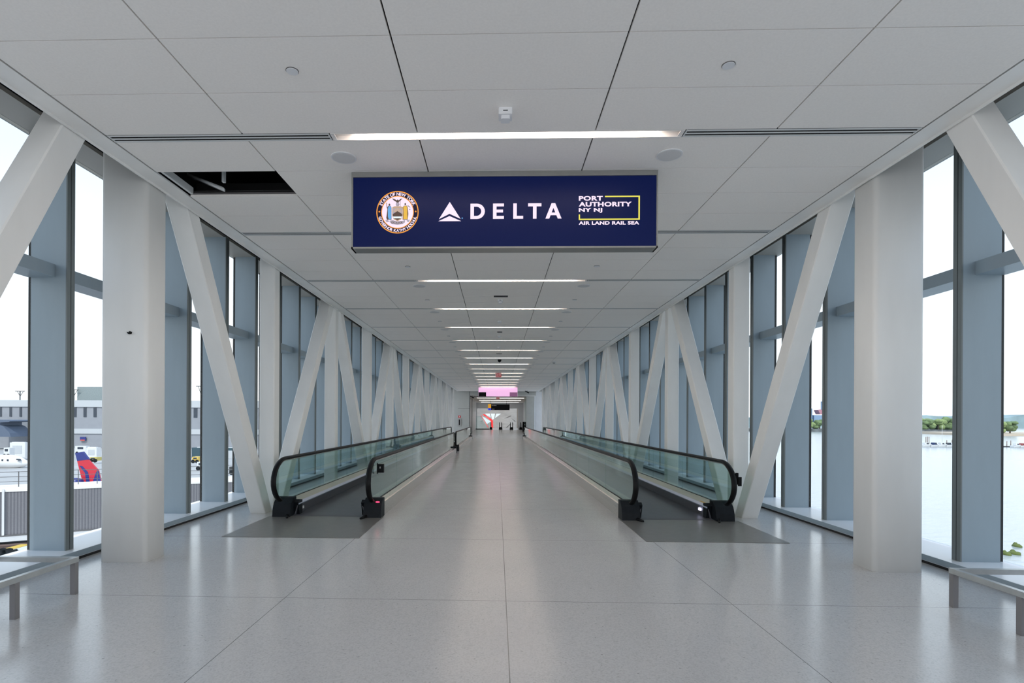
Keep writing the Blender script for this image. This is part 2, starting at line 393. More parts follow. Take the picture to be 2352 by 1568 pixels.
# ------------------------------------------------------------------ glazing bays, one mullion and pane each
MS = 1.2192
def window(side, n, y):
    s = side
    t = thing('window_%d' % n, '%s glazing bay from the front in the %s window wall, tall pane with deep grey fin' % (ordn(wn[side]), SIDE[side]), 'window', 'glazing bays on the %s side' % SIDE[side], (0, y, 0), 'structure')
    wn[side] += 1
    return t
wn = {-1: 0, 1: 0}
def fin_mesh(s):
    b = MB()
    b.box(s*4.96, s*5.365, 0, .115, .10, 4.855, mull)
    b.box(s*4.945, s*4.96, .0, .052, .10, 4.855, mull_d)
    b.box(s*4.945, s*4.96, .063, .115, .10, 4.855, mull_d)
    b.box(s*4.953, s*4.96, .052, .063, .10, 4.855, groove)
    b.box(s*5.365, s*5.42, .03, .085, .10, 4.855, groove)
    return b
def tr_mesh(s):
    b = MB(); b.box(s*5.085, s*5.40, .116, MS-.001, 3.20, 3.345, mull)
    return b
protos = {}
YM0 = 6.11-3*MS
k = 0; n = 1
for s in (-1, 1):
    for i in range(0, 40):
        y = YM0+MS*i
        if y > Y1-1.3: break
        t = window(s, n, y); n += 1
        if s not in protos:
            f = fin_mesh(s).build('mullion_fin', t); tr = tr_mesh(s).build('transom', t)
            gl = MB().box(s*5.392, s*5.398, .086, MS+.03, .11, 4.855, win_g).build('glass_pane', t)
            protos[s] = (f, tr, gl)
        else:
            for o in protos[s]:
                c = o.copy(); COL.objects.link(c); c.parent = t

# ------------------------------------------------------------------ trusses: columns, posts, braces
PS, P0 = 3.6576, 9.566
ZT = 4.90
for s in (-1, 1):
    xa, xb = sorted((s*3.975, s*4.50))
    b = MB(); b.prism(rrect(xa, xb, 6.03, 6.41, .05, 5), 0, ZT, steel, smooth=True)
    o = b.build('column', label='thick white steel column nearest the camera, with rounded corners, on the %s' % SIDE[s], cat='column', group='thick columns at the corridor entrance')
    o['kind'] = 'thing'
    if s < 0:
        zx, zz = RX(297, 6.02), RZ(297, 763, 6.02)
        MB().prism([(zx-.024, zz+.004), (zx-.004, zz-.006), (zx+.008, zz+.012), (zx+.020, zz+.002), (zx+.014, zz-.016), (zx-.008, zz-.020)], 6.0, 6.035, blackm, 'y').build('dark_chip', o)
    npost = 0
    for i in range(0, 12):
        y = P0+PS*i
        if y > Y1-1: break
        xa, xb = sorted((s*3.975, s*4.245))
        MB().prism(rrect(xa, xb, 0, .235, .018, 2), 0, ZT, steel).build('truss_post', loc=(0, y, 0), kind='thing',
            label='%s slim white vertical truss post behind the thick column, %s side' % (ordn(npost), SIDE[s]), cat='post', group='vertical truss posts on the %s' % SIDE[s])
        npost += 1
def brace(s, yb, yt, idx):
    """inclined box: yb/yt are the camera-facing edge at floor and at the soffit; width .28 along y"""
    xa, xb = s*3.978, s*4.24
    ztop = ZT
    sl = (yt-yb)/4.23
    wy = .285
    yT = yb+sl*ztop
    P = lambda x, y, z: (x, y, z)
    b = MB(); c = .012
    ring = lambda y, z: [(xa, y+c, z), (xa, y+wy-c, z), (xa+s*c, y+wy, z), (xb-s*c, y+wy, z), (xb, y+wy-c, z), (xb, y+c, z), (xb-s*c, y, z), (xa+s*c, y, z)]
    b.loft([ring(yb, 0), ring(yT, ztop)], steel, smooth=False)
    b.build('truss_brace', kind='thing', label='%s slanted white truss brace from the front, %s side, leaning %s' % (ordn(idx), SIDE[s], 'away' if yt > yb else 'forward'),
            cat='brace', group='slanted truss braces on the %s' % SIDE[s])
for s in (-1, 1):
    brace(s, 2.62, 4.93-.1, 0)
    brace(s, 9.22, 6.84, 1)
    i = 2
    for j in range(0, 12):
        ya = P0+PS*j; yb_ = ya+PS
        if yb_ > Y1-2: break
        if j % 2 == 0: brace(s, ya+.30, yb_-.46, i)
        else: brace(s, yb_-.36, ya+.42, i)
        i += 1

# ------------------------------------------------------------------ light strips and diffusers
def light_proto(label, loc):
    t = thing('ceiling_light', label, 'ceiling light', 'linear ceiling lights', loc)
    b = MB()
    b.box(-1.625, 1.625, -.064, -.054, -.004, .05, lighth); b.box(-1.625, 1.625, .054, .064, -.004, .05, lighth)
    b.box(-1.625, -1.612, -.054, .054, -.004, .05, lighth); b.box(1.612, 1.625, -.054, .054, -.004, .05, lighth)
    b.box(-1.612, 1.612, -.054, .054, .035, .05, lighth)
    b.box(-1.62, -1.59, -.054, .054, .0, .012, lighth); b.box(1.59, 1.62, -.054, .054, .0, .012, lighth)
    b.build('housing', t)
    MB().box(-1.40, 1.40, -.047, .047, .012, .034, lens_m).build('lens', t)
    for q in (-1, 1):
        MB().disc(q*1.50, -.02, .028, .035, .022, spot_m, 14).build('end_spot', t)
    return t
def diffuser(s, label, loc):
    t = thing('slot_diffuser', label, 'air diffuser', 'slot air diffusers', loc)
    x0, x1 = sorted((s*1.635, s*3.725))
    b = MB()
    for a, c_ in ((-.062, -.038), (-.011, .011), (.038, .062)): b.box(x0, x1, a, c_, -.003, .0, diff_m)
    b.box(x0, x0+.012, -.062, .062, -.0045, .004, diff_m); b.box(x1-.012, x1, -.062, .062, -.0045, .004, diff_m)
    b.build('frame', t)
    MB().box(x0, x1, -.060, .060, .006, .012, dark_void).build('slot_backing', t)
    return t
lp = None; dp = {}
for k in range(0, NB+1):
    y = S0+BAY*k
    if y > Y1-.5: break
    if k == 1: lab = 'linear ceiling light just behind the big navy sign'
    else: lab = 'glowing linear ceiling light, %s from the front%s' % (ordn(k), ', right above the navy sign' if k == 0 else '')
    if lp is None: lp = light_proto(lab, (0, y, ZC))
    else: copy_tree(lp, (0, y, ZC), lab)
    for s in (-1, 1):
        lab = '%s slot air diffuser from the front, on the %s of the ceiling light' % (ordn(k), SIDE[s])
        if s not in dp: dp[s] = diffuser(s, lab, (0, y, ZC))
        else: copy_tree(dp[s], (0, y, ZC), lab)
spk = None; spr = None
for k in range(0, NB):
    for s in (-1, 1):
        y = S0+BAY*k
        lab = '%s round ceiling loudspeaker from the front, %s of centre' % (ordn(k), SIDE[s])
        if spk is None:
            spk = thing('ceiling_speaker', lab, 'speaker', 'round ceiling speakers', (s*1.625, y+.405, ZC))
            MB().disc(0, 0, -.010, 0, .125, plastic, 32).build('rim', spk)
            MB().disc(0, 0, -.012, -.010, .113, grille, 32).build('grille', spk)
        else: copy_tree(spk, (s*1.625, y+.405, ZC), lab)
        y = S0+BAY*k-.98
        lab = '%s small round sprinkler cover from the front, %s of centre' % (ordn(k), SIDE[s])
        if spr is None:
            me = MB().disc(0, 0, -.009, -.004, .044, plastic, 24).disc(0, 0, -.004, 0, .048, fit_m, 24)
            spr = me.build('sprinkler_cover', label=lab, cat='sprinkler cover', group='sprinkler covers', loc=(s*1.63, y, ZC))
        else:
            c = spr.copy(); COL.objects.link(c); c.location = (s*1.63, y, ZC); c['label'] = lab
# ceiling devices along the centre line
def detector(y, label, big=True):
    t = thing('smoke_detector', label, 'detector', 'ceiling detectors', (-.01, y, ZC))
    if big:
        MB().prism(rrect(-.058, .058, -.07, .05, .012, 3), -.055, 0, plastic).build('body', t)
        MB().prism(rrect(-.038, .038, -.05, .03, .012, 3), -.085, -.055, plastic).build('sensor_lens', t)
        MB().box(-.02, .02, -.0705, -.069, -.03, -.022, blackm).build('slot', t)
    else:
        MB().disc(0, 0, -.03, 0, .06, plastic).build('body', t); MB().disc(0, 0, -.05, -.03, .035, plastic).build('sensor_lens', t)
detector(4.72, 'white box-shaped ceiling detector in front of the first light')
detector(12.2, 'white box detector on the ceiling before the fourth light')
detector(14.9, 'faint round white detector past the fourth ceiling light', False)
detector(17.6, 'small round detector between the fifth and sixth lights', False)
detector(20.3, 'small round white detector past the sixth ceiling light', False)
def plate(y, w_, label):
    MB().box(-w_/2, w_/2, -.05, .05, -.012, 0, gap_m).build('ceiling_plate', label=label, cat='plate', loc=(0, y, ZC))
plate(11.85, .30, 'dark rectangular plate in front of the fourth light')
plate(16.75, .15, 'small dark plate just behind the fifth ceiling light')
plate(22.4, .22, 'dark plate just past the seventh ceiling light')
t = thing('dome_camera', 'black dome security camera on the ceiling centre line', 'camera', loc=(.03, 24.7, ZC))
MB().disc(0, 0, -.035, 0, .085, blackm).build('mount', t)
MB().loft([[(r*math.cos(a*PI/8), r*math.sin(a*PI/8), z) for a in range(16)] for r, z in ((.075, -.035), (.073, -.06), (.06, -.09), (.035, -.11), (.01, -.12))], blackm).build('dome', t)
t = thing('dome_camera', 'small pale dome camera on the ceiling, right of centre', 'camera', loc=(2.55, 25.6, ZC))
MB().disc(0, 0, -.03, 0, .08, plastic).build('mount', t)
MB().loft([[(r*math.cos(a*PI/8), r*math.sin(a*PI/8), z) for a in range(16)] for r, z in ((.065, -.03), (.06, -.06), (.04, -.09), (.01, -.10))], extm).build('dome', t)
def exit_sign(y, z1, label):
    t = thing('exit_sign', label, 'exit sign', 'red EXIT signs', (0, y, 0))
    MB().box(-.165, .165, 0, .03, z1-.24, z1, red_p).build('panel', t)
    b = MB(); put_text(b, 'EXIT', -.15, .15, z1-.215, z1-.025, -.002, letter_w, .015); b.build('lettering', t)
    MB().box(-.01, .01, .01, .02, z1, z1+.03, extm).build('stem', t)
exit_sign(31.6, ZC-.035, 'red EXIT sign hanging from the ceiling in front of the pink screen')

# ------------------------------------------------------------------ hanging LED signs
SY = 5.85
def sign_body(t, y, depth):
    b = MB()
    b.box(-1.635, 1.612, y, y+depth, ZC-.055, ZC-.002, frame_m)          # top rail
    b.box(-1.635, -1.618, y, y+depth, 3.43, ZC-.055, frame_m); b.box(1.597, 1.612, y, y+depth, 3.43, ZC-.055, frame_m)
    b.box(-1.635, 1.612, y, y+depth, 3.43, 3.448, frame_m)
    b.box(-1.618, 1.597, y+.03, y+depth, 3.448, ZC-.055, frame_m)
    b.build('frame', t)
t = thing('led_sign', 'large navy screen sign with seal, triangle mark and white lettering under the ceiling', 'sign')
sign_body(t, SY, .17)
yF = SY+.012
MB().box(-1.618, 1.597, yF, SY+.03, 3.448, ZC-.055, navy).build('screen', t)
def sx(px): return -1.632+(px-808)/(1509-808)*(1.600+1.632)              # along the screen
def sz(py): return 4.196-(py-403.5)/(564-403.5)*(4.196-3.455)
class Art(MB):
    pass
def flat(mb, poly, y, m): mb.add([(x, y, z) for x, z in poly], [tuple(range(len(poly)))], m)
def px_poly(pts): return [(sx(x), sz(y)) for x, y in pts]
def from_crop(pts, ox, oy, sc_): return px_poly([(ox+x/sc_, oy+y/sc_) for x, y in pts])
# triangle mark
b = MB(); ya = yF-.002
flat(b, from_crop([(1353, 290), (1528, 562), (1350, 480), (1180, 565)], 840, 420, 6.918), ya, s_white)
flat(b, from_crop([(1350, 515), (1537, 597), (1170, 597)], 840, 420, 6.918), ya, s_white)
b.build('triangle_mark', t)
b = MB(); cx0, cz0 = from_crop([(1554, 550)], 840, 420, 6.918)[0]
flat(b, [(cx0+.007*math.cos(a*PI/6), cz0+.007*math.sin(a*PI/6)) for a in range(12)], ya, s_blue); b.build('blue_dot', t)
# DELTA lettering, built from strokes (crop of 2.94 px per px, origin 760,370)
b = MB(); C_ = lambda pts: from_crop(pts, 760, 370, 2.94)
def stroke(pts): flat(b, C_(pts), ya, s_white)
zt, zb, th = 283, 387, 24
# D
n_ = 12
outer = [(995+54*math.sin(a*PI/n_), 335-52*math.cos(a*PI/n_)) for a in range(n_+1)]
inner = [(992+32*math.sin(a*PI/n_), 335-31*math.cos(a*PI/n_)) for a in range(n_+1)]
stroke([(951, zt), (975, zt), (975, zb), (951, zb)])
stroke([(975, zt), (996, zt), (993, zt+21), (975, zt+21)]); stroke([(975, zb-21), (993, zb-21), (996, zb), (975, zb)])
for a in range(n_): stroke([outer[a], outer[a+1], inner[a+1], inner[a]])
b.build('letter', t); b = MB()
# E
stroke([(1104, zt), (1128, zt), (1128, zb), (1104, zb)])
for z_ in (zt, 324, zb-20): stroke([(1128, z_), (1178 if z_ != 324 else 1172, z_), (1178 if z_ != 324 else 1172, z_+20), (1128, z_+20)])
b.build('letter', t); b = MB()
# L
stroke([(1241, zt), (1265, zt), (1265, zb), (1241, zb)]); stroke([(1265, zb-20), (1308, zb-20), (1308, zb), (1265, zb)])
b.build('letter', t); b = MB()
# T
stroke([(1341, zt), (1431, zt), (1431, zt+21), (1341, zt+21)]); stroke([(1374, zt+21), (1398, zt+21), (1398, zb), (1374, zb)])
b.build('letter', t); b = MB()
# A
stroke([(1499, zt), (1524, zt), (1484, zb), (1458, zb)]); b.add([(p.x, p.y-.0004, p.z) for p in [Vector((u, ya, v)) for u, v in C_([(1499, zt), (1524, zt), (1567, zb), (1541, zb)])]], [(0, 1, 2, 3)], s_white)
stroke([(1486, 346), (1538, 346), (1544, 364), (1480, 364)])
b.build('letter', t)
# authority block
def tb(s_, x0, x1, y0, y1, bold=.042):
    (a0, c1), (a1, c0) = from_crop([(x0, y0), (x1, y1)], 760, 370, 2.94)
    b = MB(); put_text(b, s_, a0, a1, c0, c1, ya, s_white, bold); b.build('lettering_line', t)
tb('PORT', 1682, 1843, 236, 268); tb('AUTHORITY', 1682, 2036, 276, 308); tb('NY NJ', 1682, 1840, 317, 350)
tb('AIR LAND RAIL SEA', 1682, 2087, 406, 430)
b = MB()
for q in ([(1857, 236), (2091, 236), (2091, 245), (1857, 245)], [(2081, 245), (2091, 245), (2091, 398), (2081, 398)],
          [(1682, 389), (2081, 389), (2081, 398), (1682, 398)], [(1682, 360), (1691, 360), (1691, 389), (1682, 389)]):
    flat(b, from_crop(q, 760, 370, 2.94), ya, s_yellow)
b.build('yellow_bracket', t)
# round seal
seal = thing('seal', None, None); seal.parent = t
scx, scz = from_crop([(515, 450)], 840, 420, 6.918)[0]
U = (sx(1)-sx(0))/6.918                                                  # one crop pixel in metres
def circ(r, y, m, n=56, r0=0):
    b = MB()
    if r0:
        for a in range(n):
            t0, t1 = 2*PI*a/n, 2*PI*(a+1)/n
            flat(b, [(scx+r*math.cos(t0)*U, scz+r*math.sin(t0)*U), (scx+r*math.cos(t1)*U, scz+r*math.sin(t1)*U),
                     (scx+r0*math.cos(t1)*U, scz+r0*math.sin(t1)*U), (scx+r0*math.cos(t0)*U, scz+r0*math.sin(t0)*U)], y, m)
    else: flat(b, [(scx+r*math.cos(2*PI*a/n)*U, scz+r*math.sin(2*PI*a/n)*U) for a in range(n)], y, m)
    return b
b = circ(332, ya, s_black); r_ = circ(340, ya-.0006, s_orange, r0=324); b.add(r_.v, r_.f, s_orange); b.build('dark_ring', seal.parent)
b = circ(262, ya-.0008, s_orange); q = circ(250, ya-.0012, s_white); b.add(q.v, q.f, s_white)
for X_ in (-293, 293):
    flat(b, [(scx+(X_+18*(1 if k % 2 == 0 else .5)*math.sin(k*PI/5))*U, scz+(10+18*(1 if k % 2 == 0 else .5)*math.cos(k*PI/5))*U) for k in range(10)], ya-.0012, s_orange)
b.build('inner_disc', seal.parent)
b = MB()
def ring_text(s_, a0, a1, r, inward, hgt):
    n = len(s_)
    ws = []
    for ch in s_:
        if ch == ' ': ws.append(.38); continue
        vs, fs = text_mesh(ch, 1, .03); bb = bbox(vs); ws.append(bb[1]-bb[0]+.13)
    tot = sum(ws); pos = 0
    for ch, w_ in zip(s_, ws):
        th_ = a0+(a1-a0)*(pos+w_/2)/tot; pos += w_
        if ch == ' ': continue
        vs, fs = text_mesh(ch, 1, .03); bb = bbox(vs); mxx = (bb[0]+bb[1])/2; h = .72
        a = math.radians(th_)
        if inward: rad = Vector((math.cos(a), math.sin(a))); tan = Vector((math.sin(a), -math.cos(a)))
        else: rad = -Vector((math.cos(a), math.sin(a))); tan = Vector((-math.sin(a), math.cos(a)))
        pts = []
        base = Vector((math.cos(a), math.sin(a)))*r
        for u, v in vs:
            p = base+tan*(u-mxx)/h*hgt+rad*(v-.36)/h*hgt
            pts.append((scx+p.x*U, ya-.0016, scz+p.y*U))
        b.add(pts, fs, s_white)
ring_text('STATE OF NEW YORK', 158, 22, 293, True, 50)
ring_text('GOVERNOR KATHY HOCHUL', 194, 346, 293, False, 45)
b.build('ring_lettering', seal.parent)
b = MB(); yy = ya-.002
K = lambda pts: [(scx+(x-515)*U, scz-(y-450)*U) for x, y in pts]
def A_(pts, m, d=0): flat(b, K(pts), yy-d*.0004, m)
A_([(430, 372), (470, 355), (565, 355), (600, 372), (602, 500), (575, 565), (515, 595), (455, 565), (428, 500)], s_tan)
A_([(445, 385), (585, 385), (588, 500), (560, 550), (515, 580), (468, 550), (442, 500)], s_grey, 1)
for q in range(9):
    a = math.radians(20+17.5*q); A_([(515, 455), (515+66*math.cos(a-.05), 455-66*math.sin(a-.05)), (515+66*math.cos(a+.05), 455-66*math.sin(a+.05))], s_gold, 2)
A_([(440, 480), (480, 455), (515, 432), (550, 455), (590, 480), (588, 520), (442, 520)], s_brown, 3)
A_([(442, 520), (588, 520), (575, 548), (455, 548)], s_ice, 3); A_([(455, 548), (575, 548), (515, 580)], s_brown, 3)
# eagle and globe
A_([(425, 228), (465, 238), (505, 262), (515, 245), (535, 262), (560, 238), (595, 230), (565, 262), (535, 288), (515, 295), (495, 286), (455, 262)], s_brown)
A_([(512+26*math.cos(k*PI/8), 322+28*math.sin(k*PI/8)) for k in range(16)], s_grey, 1)
A_([(500, 285), (530, 285), (545, 330), (530, 352), (500, 352), (485, 330)], s_brown)
# left figure
A_([(365, 345), (405, 345), (418, 380), (420, 570), (345, 570), (335, 540), (350, 420), (352, 370)], s_brown)
A_([(372, 350), (402, 350), (412, 385), (416, 560), (376, 564), (362, 520), (360, 400)], s_blue, 1)
A_([(385+14*math.cos(k*PI/6), 328+17*math.sin(k*PI/6)) for k in range(12)], s_brown, 1)
A_([(334, 320), (342, 320), (352, 385), (342, 388)], s_brown, 1); A_([(330, 298), (346, 298), (346, 322), (330, 322)], s_tan, 1)
# right figure
A_([(620, 345), (665, 345), (680, 380), (690, 480), (680, 570), (598, 570), (606, 440), (600, 370)], s_brown)
A_([(622, 350), (662, 350), (672, 390), (676, 562), (610, 562), (614, 440), (608, 375)], s_gold, 1)
A_([(640+14*math.cos(k*PI/6), 322+17*math.sin(k*PI/6)) for k in range(12)], s_brown, 1)
A_([(670, 350), (690, 345), (722, 372), (718, 378), (690, 358)], s_brown, 1)
A_([(697, 400), (727, 400), (718, 415), (705, 415)], s_grey, 1); A_([(555, 262), (561, 262), (561, 352), (555, 352)], s_brown, 1)
# ribbon
A_([(385, 588), (440, 575), (500, 600), (600, 590), (640, 572), (635, 615), (600, 640), (515, 652), (430, 640), (395, 615)], s_grey)
A_([(320, 575), (360, 570), (385, 600), (340, 612)], s_grey); A_([(660, 575), (715, 572), (700, 608), (672, 605)], s_grey)
vs, fs = text_mesh('EXCELSIOR', 1, .02); bb = bbox(vs)
b.add([(scx+(420-515+(u-bb[0])/(bb[1]-bb[0])*180)*U, yy-.0015, scz-(635-450-(v-bb[2])/(bb[3]-bb[2])*38)*U) for u, v in vs], fs, s_brown)
b.build('coat_of_arms', seal.parent)
bpy.data.objects.remove(seal)

P2 = 45.6
t = thing('led_sign', 'pink lit screen sign hanging far down the corridor', 'sign')
b = MB(); b.box(-1.62, 1.62, P2, P2+.17, 3.40, ZC-.02, frame_m); b.build('frame', t)
MB().box(-1.61, 1.61, P2-.012, P2, 3.43, ZC-.07, s_pink).build('screen', t)
MB().box(-1.60, -.98, P2-.014, P2-.011, 3.43, 3.77, blackm).build('dark_panel', t)
MB().box(.97, 1.60, P2-.014, P2-.011, 3.43, 3.77, s_mauve).build('mauve_panel', t)

# ------------------------------------------------------------------ moving walkways
def handrail_pts(x, ya, yb, end0, end1):
    """ya near end, yb far end. nose shape at each end"""
    nose = []
    for k in range(0, 15):
        a = math.radians(-62+k*(152/14))                              # from under to over
        nose.append((.50*math.cos(a), .595+.355*math.sin(a)))
    pts = [(x, ya+.62-dx, z) for dx, z in nose]
    pts += [(x, ya+.9, .95)]
    n = max(2, int((yb-ya)/6)); pts += [(x, ya+.9+(yb-ya-1.8)*i/n, .95) for i in range(1, n+1)]
    pts += [(x, yb-.62+dx, z) for dx, z in nose[::-1]]
    return pts
def glass_outline(ya, yb):
    p = []
    for k in range(0, 13):
        a = math.radians(-90+k*15); p.append((ya+.64-.455*math.cos(a), .595+.315*math.sin(a)))
    return p
def balustrade(t, x, o, inn, ya, yb, near=True):
    B = MB
    r = handrail_pts(x, ya-.49, yb+.49, 1, 1)
    B().tube(r, 0, rubber, 12, squash=(.026, .044)).build('handrail', t)
    g2 = [(p[0], p[1]+(.03 if p[1] < (ya+yb)/2-1 else -.03)*(1 if p[2] < .94 else 0), p[2]-.036) for p in r[3:-3]]
    B().tube(g2, 0, clad_m, 6, squash=(.012, .016)).build('handrail_guide', t)
    npan = max(1, int(round((yb-ya)/2.0))); L_ = (yb-ya)/npan
    for i in range(npan):
        a_ = ya+L_*i+.004; b_ = ya+L_*(i+1)-.004; poly = []; lo, hi = .235, .91
        if i == 0: poly += [(ya-.49+.64-.455*math.cos(math.radians(q_)), .585+.325*math.sin(math.radians(q_))) for q_ in range(-75, 91, 15)]
        else: poly += [(a_, lo), (a_, hi)]
        if i == npan-1: poly += [(yb+.49-.64+.455*math.cos(math.radians(q_)), .585+.325*math.sin(math.radians(q_))) for q_ in range(90, -76, -15)]
        else: poly += [(b_, hi), (b_, lo)]
        B().prism(poly, x-.005, x+.005, bal_g, 'x').build('glass_panel', t)
    y0, y1 = ya+.12, yb-.12
    B().prism([(x+inn*.012, .255), (x+inn*.20, .225), (x+inn*.20, .215), (x+inn*.012, .215)], y0, y1, deck_m, 'y').build('deck', t)
    B().prism([(x+inn*.198, .228), (x+inn*.232, .192), (x+inn*.225, .175), (x+inn*.201, .18)], y0, y1, trim_m, 'y').build('deck_trim', t)
    B().prism([(x+inn*.205, .18), (x+inn*.220, .18), (x+inn*.17, .012), (x+inn*.155, .012)], y0, y1, skirt_m, 'y').build('skirt', t)
    B().box(x-.009, x+.009, y0, y1, .20, .262, rubber).build('glass_gasket', t)
    B().prism([(x+o*.012, .252), (x+o*.115, .235), (x+o*.135, .222), (x+o*.135, .0), (x+o*.12, .0), (x+o*.12, .215), (x+o*.012, .235)], y0, y1, clad_m, 'y').build('cladding', t)
    for yy_, d in ((ya, 1), (yb, -1)):
        x0, x1 = sorted((x+o*.14, x+inn*.15)); nb = MB()
        prof = [(yy_-d*.075, 0), (yy_-d*.060, .12), (yy_-d*.01, .22), (yy_+d*.10, .302), (yy_+d*.22, .302), (yy_+d*.22, 0)]
        nb.prism(prof, x0, x1, blackp, 'x')
        nb.prism([(yy_+d*.18, 0), (yy_+d*.10, .22), (yy_+d*.16, .262), (yy_+d*.30, .24), (yy_+d*.30, 0)], *sorted((x, x+inn*.225)), blackp, 'x')
        nbo = nb.build('newel_base', t)
        if d == 1 and near:
            MB().tube([(x+inn*.09, yy_-.02, .028), (x+inn*.13, yy_-.14, .022), (x+inn*.16, yy_-.21, .018)], [.030, .022, .016], rubber, 8).build('toe_guard', nbo)
def walkway(s, ya, yb, label, grp, gap=None):
    t = thing('moving_walkway', label, 'moving walkway', grp)
    xi, xo = s*2.08, s*3.58; B = MB
    B().box(s*2.30, s*3.42, ya+.15, yb-.15, .002, .010, belt_m).build('belt', t)
    B().box(s*1.92, s*3.79, ya-1.58, ya+.02, .001, .006, plate_m).build('floor_plate', t)
    B().box(s*2.26, s*3.44, ya+.02, ya+.15, .002, .012, skirt_m).build('comb', t)
    B().box(s*1.92, s*3.79, yb-.02, yb+.6, .001, .006, plate_m).build('floor_plate', t)
    balustrade(t, xo, s, -s, ya, yb)
    if gap:
        balustrade(t, xi, -s, s, ya, gap[0]); balustrade(t, xi, -s, s, gap[1], yb, False)
    else: balustrade(t, xi, -s, s, ya, yb)
    return t
wl = walkway(-1, 8.95, 42.0, 'glass-sided moving walkway along the left, apron-side wall', 'moving walkways', (25.7, 27.2))
wr = walkway(1, 8.95, 43.2, 'glass-sided moving walkway along the right, water-side wall', 'moving walkways')
# indicators and boxes on the newels
MB().add([(-1.995+.034*math.cos(a*PI/8), 9.0+0*a, .272+.012*math.sin(a*PI/8)) for a in range(16)], [tuple(range(16))], red_l).build('red_lamp', wl).location = (0, -.112, -.012)
b = MB(); b.box(-2.035, -1.935, 9.05, 9.11, .72, .86, blackm).box(-2.05, -2.035, 9.06, 9.09, .70, .88, blackm).box(-1.999, -1.985, 9.044, 9.05, .79, .82, extm)
b.build('control_box', wl)
MB().box(3.625, 3.66, 8.62, 8.66, .62, .80, blackm).box(3.65, 3.70, 8.60, 8.62, .60, .74, blackm).build('control_box', wr)
MB().box(3.355, 3.375, 9.38, 9.47, .09, .13, wht_l).build('white_lamp', wr)
MB().box(-3.372, -3.352, 9.28, 9.33, .08, .12, plastic).build('white_lamp', wl)
MB().prism([(3.40, .2262), (3.555, .2495), (3.555, .2515), (3.40, .2285)], 9.30, 9.56, amber, 'y').build('amber_label', wr)

# ------------------------------------------------------------------ bench frames beside the windows
for s in (-1, 1):
    lab = 'low rectangular steel frame on square legs at the %s edge of the photo, by the sill' % SIDE[s]
    t = thing('metal_floor_frame', lab, 'rail', 'low steel frames')
    zt_, zb_ = .335, .290
    xa, xb = s*3.905, s*4.72
    b = MB()
    b.box(xa, xa+s*.045, 2.2, 4.965, zb_, zt_, steelb); b.box(xb, xb-s*.045, 2.2, 4.965, zb_, zt_, steelb)
    b.box(xa+s*.045, xb-s*.045, 4.92, 4.965, zb_, zt_, steelb); b.box(xa+s*.045, xb-s*.045, 2.2, 2.245, zb_, zt_, steelb)
    b.box(xa+s*.055, xa+s*.075, 2.25, 4.91, zb_-.01, zb_+.02, mull_d)
    b.build('top_frame', t)
    for x in (xa, xb-s*.045):
        for y in (2.25, 4.29, 4.915):
            MB().box(x, x+s*.045, y, y+.045, 0, zb_, legm).build('leg', t)

# ------------------------------------------------------------------ far end of the corridor
# end wall with opening
b = MB()
b.box(-5.5, -2.72, Y1, Y1+.3, 0, ZC, wall_m); b.box(3.72, 5.5, Y1, Y1+.3, 0, ZC, wall_w); b.box(2.9, 3.72, Y1+2.2, Y1+2.4, 0, 3.9, wall_m)
b.box(-2.72, 3.72, Y1, Y1+.3, 3.86, ZC, wall_m); b.box(-5.5, 5.5, Y1, Y1+.3, ZC, 5.05, wall_m)
b.box(-3.9, -2.72, Y1-.006, Y1, 2.55, 2.575, gap_m); b.box(-2.76, -2.72, Y1-.01, Y1+.3, 0, ZC, gap_m)
b.build('wall_back', label='grey and pale wall at the far end of the corridor around a wide opening', cat='wall', kind='structure')
b = MB(); b.box(-3.3, -3.1, Y1+.3, 80, 0, 3.9, wall_w); b.box(3.72, 3.9, Y1+2.4, 80, 0, 3.9, wall_w)
b.build('wall_left', label='pale side walls of the vestibule past the opening', cat='wall', kind='structure')
MB().box(-3.4, 3.9, Y1+.3, 88.5, 3.87, 4.0, ceil_m).build('ceiling_vestibule', label='lower ceiling of the vestibule past the opening', cat='ceiling', kind='structure')
b = MB(); b.box(-4.2, -2.95, 80, 80.3, 0, 3.87, wall_w); b.box(2.95, 4.2, 80, 80.3, 0, 3.87, wall_w); b.box(-2.95, 2.95, 80, 80.3, 3.05, 3.87, wall_w)
b.build('wall_front', label='white wall framing the lit mural at the very end', cat='wall', kind='structure')
MB().box(-4.5, 4.5, 81.0, 88.6, -.3, 0, wall_w).build('floor_landing', label='pale landing beyond the escalators', cat='floor', kind='structure')
hall_l = mat('downlight_lens', (1, 1, 1, 1), .5, emit=(1, .96, .9, 1), estr=5)
hw = [('added glowing strip in place of small downlights on the vestibule ceiling, nearer one', 61.0, 2.6, .12), ('added glowing strip in place of small downlights on the vestibule ceiling, middle one', 68.5, 2.6, .12), ('added glowing strip in place of small downlights on the vestibule ceiling, furthest one', 76.5, 2.6, .12), ('cove light above the lit mural', 83.2, 3.0, .25)]
for lab, y, hx, hy in hw:  # the strips are added to brighten the vestibule, replacing its small downlights
    t = thing('ceiling_light', lab, 'ceiling light', 'vestibule ceiling lights', (.3, y, 3.87))
    MB().box(-hx-.03, hx+.03, -hy-.03, hy+.03, -.012, 0, lighth).build('housing', t); MB().box(-hx, hx, -hy, hy, -.02, -.012, hall_l).build('lens', t)
# glazed partition in the opening
t = thing('door_1', 'glass partition with dark posts in the far opening', 'glass partition', kind='structure')
for x in (-2.66, 3.34): MB().box(x-.03, x+.03, 57.0, 57.1, 0, 3.85, fit_m).build('post', t)
MB().box(-2.6, 3.3, 57.0, 57.1, 3.80, 3.86, fit_m).build('door_frame', t)
MB().box(2.75, 3.3, 57.04, 57.05, 0, 3.77, door_g).build('glass_pane', t)
